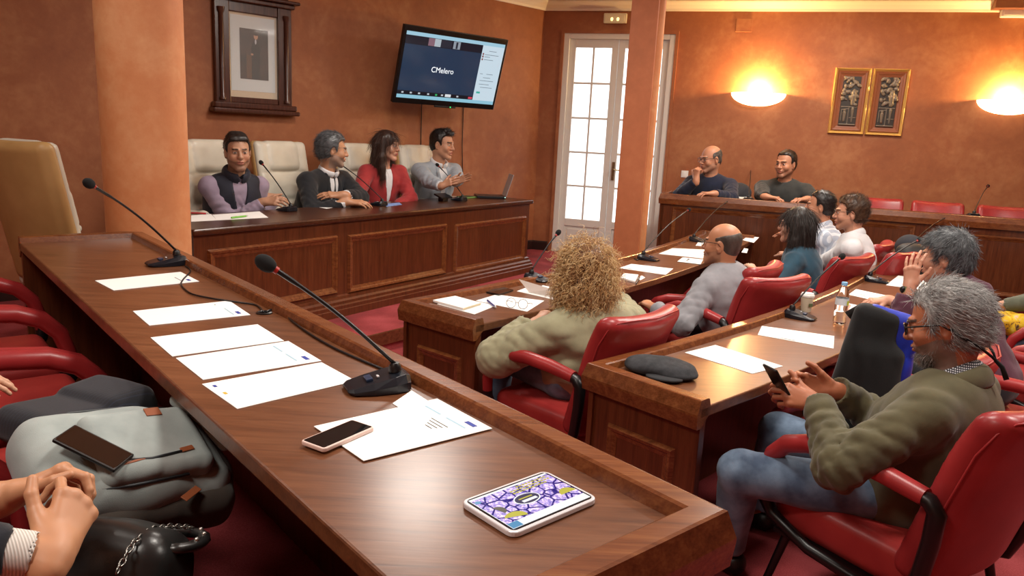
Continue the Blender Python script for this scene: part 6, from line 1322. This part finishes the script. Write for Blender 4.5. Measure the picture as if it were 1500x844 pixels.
garment(p, 'top', cloth('dark_red_top', '#4a1220', '#5c1a2a', .9), h=.012, seed=70, fat=1.03); trousers(p, m_darktr, h=.02); longhair(p, ('#1c120c', '#2b1a14', '#4a2f22'), 400, 8, False, .22)
# ================================================================ NEAR LEFT: coat, backpack, handbag, clasped hands
co = A3(at(112, 604, .655)); cu_ = A3(V3((at(205, 565, .58)-at(40, 610, .60)).xy.normalized(), 0)); cn = np.array([-cu_[1], cu_[0], 0]); Rc = np.stack([cu_, cn, UPV], 1)
o = thing('folded_coat', 'dark navy pinstriped coat folded on the seat of the red chair', 'coat', co)
V, F = surf([rbox(co+cu_*-.05-UPV*.01, (.10, .11, .045), .04, Rc@rot((0, 1, 0), .12), k=.02), rbox(co+cu_*.085-UPV*.015, (.075, .11, .06), .035, Rc@rot((0, 1, 0), -.05), k=.008), rbox(co+cu_*.14-UPV*.06, (.03, .10, .075), .03, Rc, k=.02), disp(.004, 30, 2)], .008)
obj('cloth', (V, F), cloth('navy_pinstripe', '#0b0e16', '#10141e', .9, stripes=(0.5, 30, '#191f2f', .08)), o)
# backpack lying on the knees of the person nearest the camera
bA, bB = at(42, 680, .66), at(322, 640, .60); bu = A3(bB-bA); bl_ = np.linalg.norm(bu); bu = bu/bl_
bc = A3(at(190, 668, .60)); bn = np.array([.16, -.42, .88]); bn = nrm(bn-bu*(bn@bu)); bv = np.cross(bn, bu); Rb = np.stack([bu, bv, bn], 1)
def B(x, y, z): return bc+Rb@np.array([x, y, z])
bp = thing('backpack', 'light grey canvas backpack with tan leather tabs lying on a lap', 'backpack', bc)
m_canvas = cloth('light_grey_canvas', '#8f9a98', '#a9b3b0', .9, scale=700, bump=.4); m_taupe = cloth('taupe_canvas', '#3c342d', '#4b423a', .9, scale=600); m_tanl = leather('tan_tab', '#8a4b2c', '#a8623e', .45)
hl = bl_*.5
V, F = surf([rbox(B(0, 0, -.045), (hl*1.0, .150, .075), .06, Rb, k=.03), rbox(B(-.06, 0, -.01), (hl*.72, .135, .055), .05, Rb, k=.04), disp(.005, 22, 4), disp(.0025, 70, 6), folds(B(.12, -.05, 0), .12, bu, .006, 90, 4)], .006); body = obj('main_bag', (V, F), m_canvas, bp)
V, F = surf([rbox(B(.02, -.015, .040), (hl*.60, .105, .032), .028, Rb, k=.02), disp(.003, 40, 2), folds(B(.0, -.1, .02), .12, bu, .005, 110, 5)], .005); obj('front_pocket', (V, F), m_canvas, bp)
V, F = surf([rbox(B(.02, -.125, -.06), (hl*.92, .055, .055), .045, Rb, k=.02), rbox(B(hl*.86, .02, -.06), (.05, .145, .07), .05, Rb, k=.02), disp(.006, 30, 9), folds(B(.05, -.13, -.04), .2, bu, .008, 70, 8)], .006); obj('base_panel', (V, F), m_taupe, bp)
V, F = surf([cap(B(.155, .135, .035), B(.175, .05, .065), .018, .022, k=.02), cap(B(.175, .05, .065), B(.20, -.05, .045), .022, .018, k=.02), disp(.003, 60, 3)], .005); obj('shoulder_strap', (V, F), m_canvas, bp)
def zipline(pts, nm='zipper'): return obj(nm, MB().tube([Vector(B(*q)) for q in pts], .0035, 8, sx=1.0), M('#3a3f42', .5), bp, smooth=True)
zipline([(-hl*.95, .03, .012), (-hl*.8, .10, .028), (-.10, .128, .034), (.02, .132, .03), (.12, .12, .025)]); zipline([(-.10, -.075, .072), (0, -.085, .072), (.07, -.078, .073)]); zipline([(-.16, -.115, .035), (-.05, -.125, .04), (.08, -.122, .04)])
zipline([(.185, .12, .06), (.205, .04, .075), (.215, -.055, .055)])
def tab(x, y, z, a, w=.018, h=.009, nm='leather_tab'): return obj(nm, MB().box(Vector(B(x, y, z)), (w, h, .0016), Matrix(Rb.tolist()) @ Matrix.Rotation(a, 3, 'Z')), m_tanl, bp, bevel=.0012)
tab(.055, .062, .0735, .0, .018, .013); tab(.085, -.073, .0735, .15, .016, .007); tab(-.045, -.088, .0735, .15, .03, .003); tab(.222, -.07, .052, -1.1, .024, .009); tab(.08, -.155, .012, .5, .026, .009); tab(-hl*.98, -.06, .02, .6, .014, .012)
obj('buckle', MB().tube([Vector(B(-hl*.9, -.11, .03)), Vector(B(-hl*.75, -.14, .04))], .008, 8), M('#c8c8c8', .3, .8), bp, smooth=True)
ph = thing('smartphone', 'brown-black smartphone lying on the backpack', 'phone', B(-.11, -.04, .078)); Rp = Matrix(Rb.tolist()) @ Matrix.Rotation(-.92, 3, 'Z') @ Matrix.Rotation(-.10, 3, 'X')
obj('case', MB().box(Vector(B(-.11, -.04, .082)), (.072, .037, .0045), Rp), M('#1a1512', .35), ph, bevel=.003, seg=3); obj('screen', MB().box(Vector(B(-.11, -.04, .0825)), (.069, .034, .0046), Rp), M('#2a1a10', .12), ph, bevel=.002)
# handbag with chain
hb = A3(at(190, 800, .60)); o = thing('handbag', 'black leather handbag with a metal chain below the backpack', 'handbag', hb)
hu3 = nrm(np.array([.9, -.25, 0])); hv3 = np.array([-hu3[1], hu3[0], 0]); Rh3 = np.stack([hu3, hv3, UPV], 1)@rot((1, 0, 0), -.5)
def Hb(x, y, z): return hb+Rh3@np.array([x, y, z])
m_bag = leather('black_bag_leather', '#141414', '#222221', .32)
V, F = surf([ell(Hb(0, 0, -.06), (.125, .10, .10), Rh3, k=.03), rbox(Hb(0, -.01, -.03), (.115, .075, .07), .05, Rh3, k=.03), disp(.003, 30, 4)], .006); obj('body', (V, F), m_bag, o)
rimp = [Vector(Hb(.122*math.cos(q), .02+.085*math.sin(q), .025+.012*math.sin(2*q))) for q in np.linspace(-.6, PI+.5, 22)]
hd_ = obj('handle', MB().tube(rimp, .0095, 8, sx=1.3), m_bag, o, smooth=True)
for k in (3, 5, 7, 9): obj('stud', MB().ball(rimp[k]+Vector((0, 0, .009)), .0055, 8), M('#b8b6b0', .25, .9), hd_, smooth=True)
cp_ = [Vector(Hb(.055, .085, .045)), Vector(Hb(.05, .03, .045)), Vector(Hb(.055, -.03, .04)), Vector(Hb(.075, -.09, .02)), Vector(Hb(.09, -.13, -.03))]
links = []
for i in range(4):
    for k in range(5): links.append(cp_[i].lerp(cp_[i+1], k/5))
mbx = MB()
for i, c in enumerate(links):
    d = ((links[i+1] if i+1 < len(links) else c)-(links[i-1] if i else c)).normalized(); x = d.cross(Vector((0, 0, 1))).normalized(); y = (Vector((0, 0, 1)) if i % 2 else x)
    mbx.tube([c+d*.0085*math.cos(q)+y*.0048*math.sin(q) for q in np.linspace(0, 2*PI, 11)[:-1]], .0016, 5, closed=True)
obj('chain', mbx, M('#8f8d88', .25, .9), o, smooth=True)
# person with clasped hands
P2 = A3(V3(fgc[3]+fdir*.02+dF*.13, UF+ST+.085)); hc = P2+fd3*-.20+UPV*.68
wR = A3(at(112, 822, .70)); wL = A3(at(8, 735, .71))
p = person('person with clasped hands and a white knitted cuff, cut by the left edge', hc, (yF2, 0, 0), yF2, pelvis=P2, zf=UF, s=.98, fem=True, skin='#c08a66', cheek='#c08a66', hd=.010, hh=.0021, h=.012,
    arms={1: (wR, rt3*1.0-UPV*.5-fd3*.5), -1: (wL, -rt3*.6-UPV*.7)},
    hands={1: dict(F=(-.12, .86, .42), D=(.78, -.10, .60), fcurl=((.55, 1.15, .7), (.95, .9, .5), (1.0, .95, .5), (.95, 1.0, .5)), spread=.03, thumb=(.75, .6, .0), sc=.98),
           -1: dict(F=(.75, .52, .28), D=(-.45, .35, .80), fcurl=((.75, .9, .5), (.85, .95, .5), (.9, .95, .5), (.95, .95, .5)), spread=.03, thumb=(.8, .4, .1), sc=.98)})
garment(p, 'sweater', cloth('dark_navy_knit', '#0c0e16', '#141824', .95), h=.010, seed=80, fat=1.04, sl_end=.05); trousers(p, m_darktr); longhair(p, ('#1c120c', '#2b1a14', '#4a2f22'), 300, 8, False, .22)
for sd in (1,):
    d = nrm(p.W[sd]-p.E[sd]); V, F = surf([cap(p.W[sd]-d*.075, p.W[sd]-d*.022, .036, .034, k=.01), cap(p.W[sd]-d*.018, p.W[sd]+d*.05, .0335, k=.003, op='s')], .0035)
    n = NT('white_rib_knit'); w_ = n.n('ShaderNodeTexWave', wave_type='BANDS', bands_direction='X'); w_.inputs['Scale'].default_value = 75; n.l(n.coords(-.8), w_.inputs['Vector']); n.l(n.ramp(w_.outputs['Fac'], [(0, '#bdb8b0'), (1, '#e8e4de')]), n.b.inputs['Base Color']); n.set(Roughness=.95); n.bump(w_.outputs['Fac'], .5, .002); obj('knit_cuff', (V, F), n.m, p.t)
# ================================================================ LIGHT
w = bpy.data.worlds.new('world'); scene.world = w; w.use_nodes = True
w.node_tree.nodes['Background'].inputs[0].default_value = (.93, .97, 1, 1); w.node_tree.nodes['Background'].inputs[1].default_value = 3.0
def lamp(name, loc, power, size, col=(1, .95, .88), typ='AREA', rot=(0, 0, 0), spread=None):
    d = bpy.data.lights.new(name, typ); d.energy = power; d.color = col
    if typ == 'AREA': d.shape = 'DISK'; d.size = size
    else: d.shadow_soft_size = size
    o = bpy.data.objects.new(name, d); o.location = loc; o.rotation_euler = rot; COL.objects.link(o); return o
for i, (x, y, p) in enumerate(((-.65, 5.4, 48), (1.9, 4.6, 60), (.3, 2.4, 50), (2.6, 2.0, 60), (-2.6, 2.6, 22), (4.8, 4.6, 50), (-1.2, .4, 40), (2.8, 6.9, 62))):  # last lamp is added close to the orange wall just to brighten it
    lamp('ceiling_lamp', (x, y, CEIL-.03), p, .6, (1, .93, .84))
scene.view_settings.view_transform = 'Standard'; scene.view_settings.look = 'None'; scene.view_settings.gamma = 1
scene.view_settings.exposure = 0.0
scene.view_settings.use_curve_mapping = False
scene.cycles.use_denoising = True
scene.cycles.max_bounces = 6; scene.cycles.diffuse_bounces = 4; scene.cycles.glossy_bounces = 3; scene.cycles.transparent_max_bounces = 12
scene.cycles.sample_clamp_indirect = 6
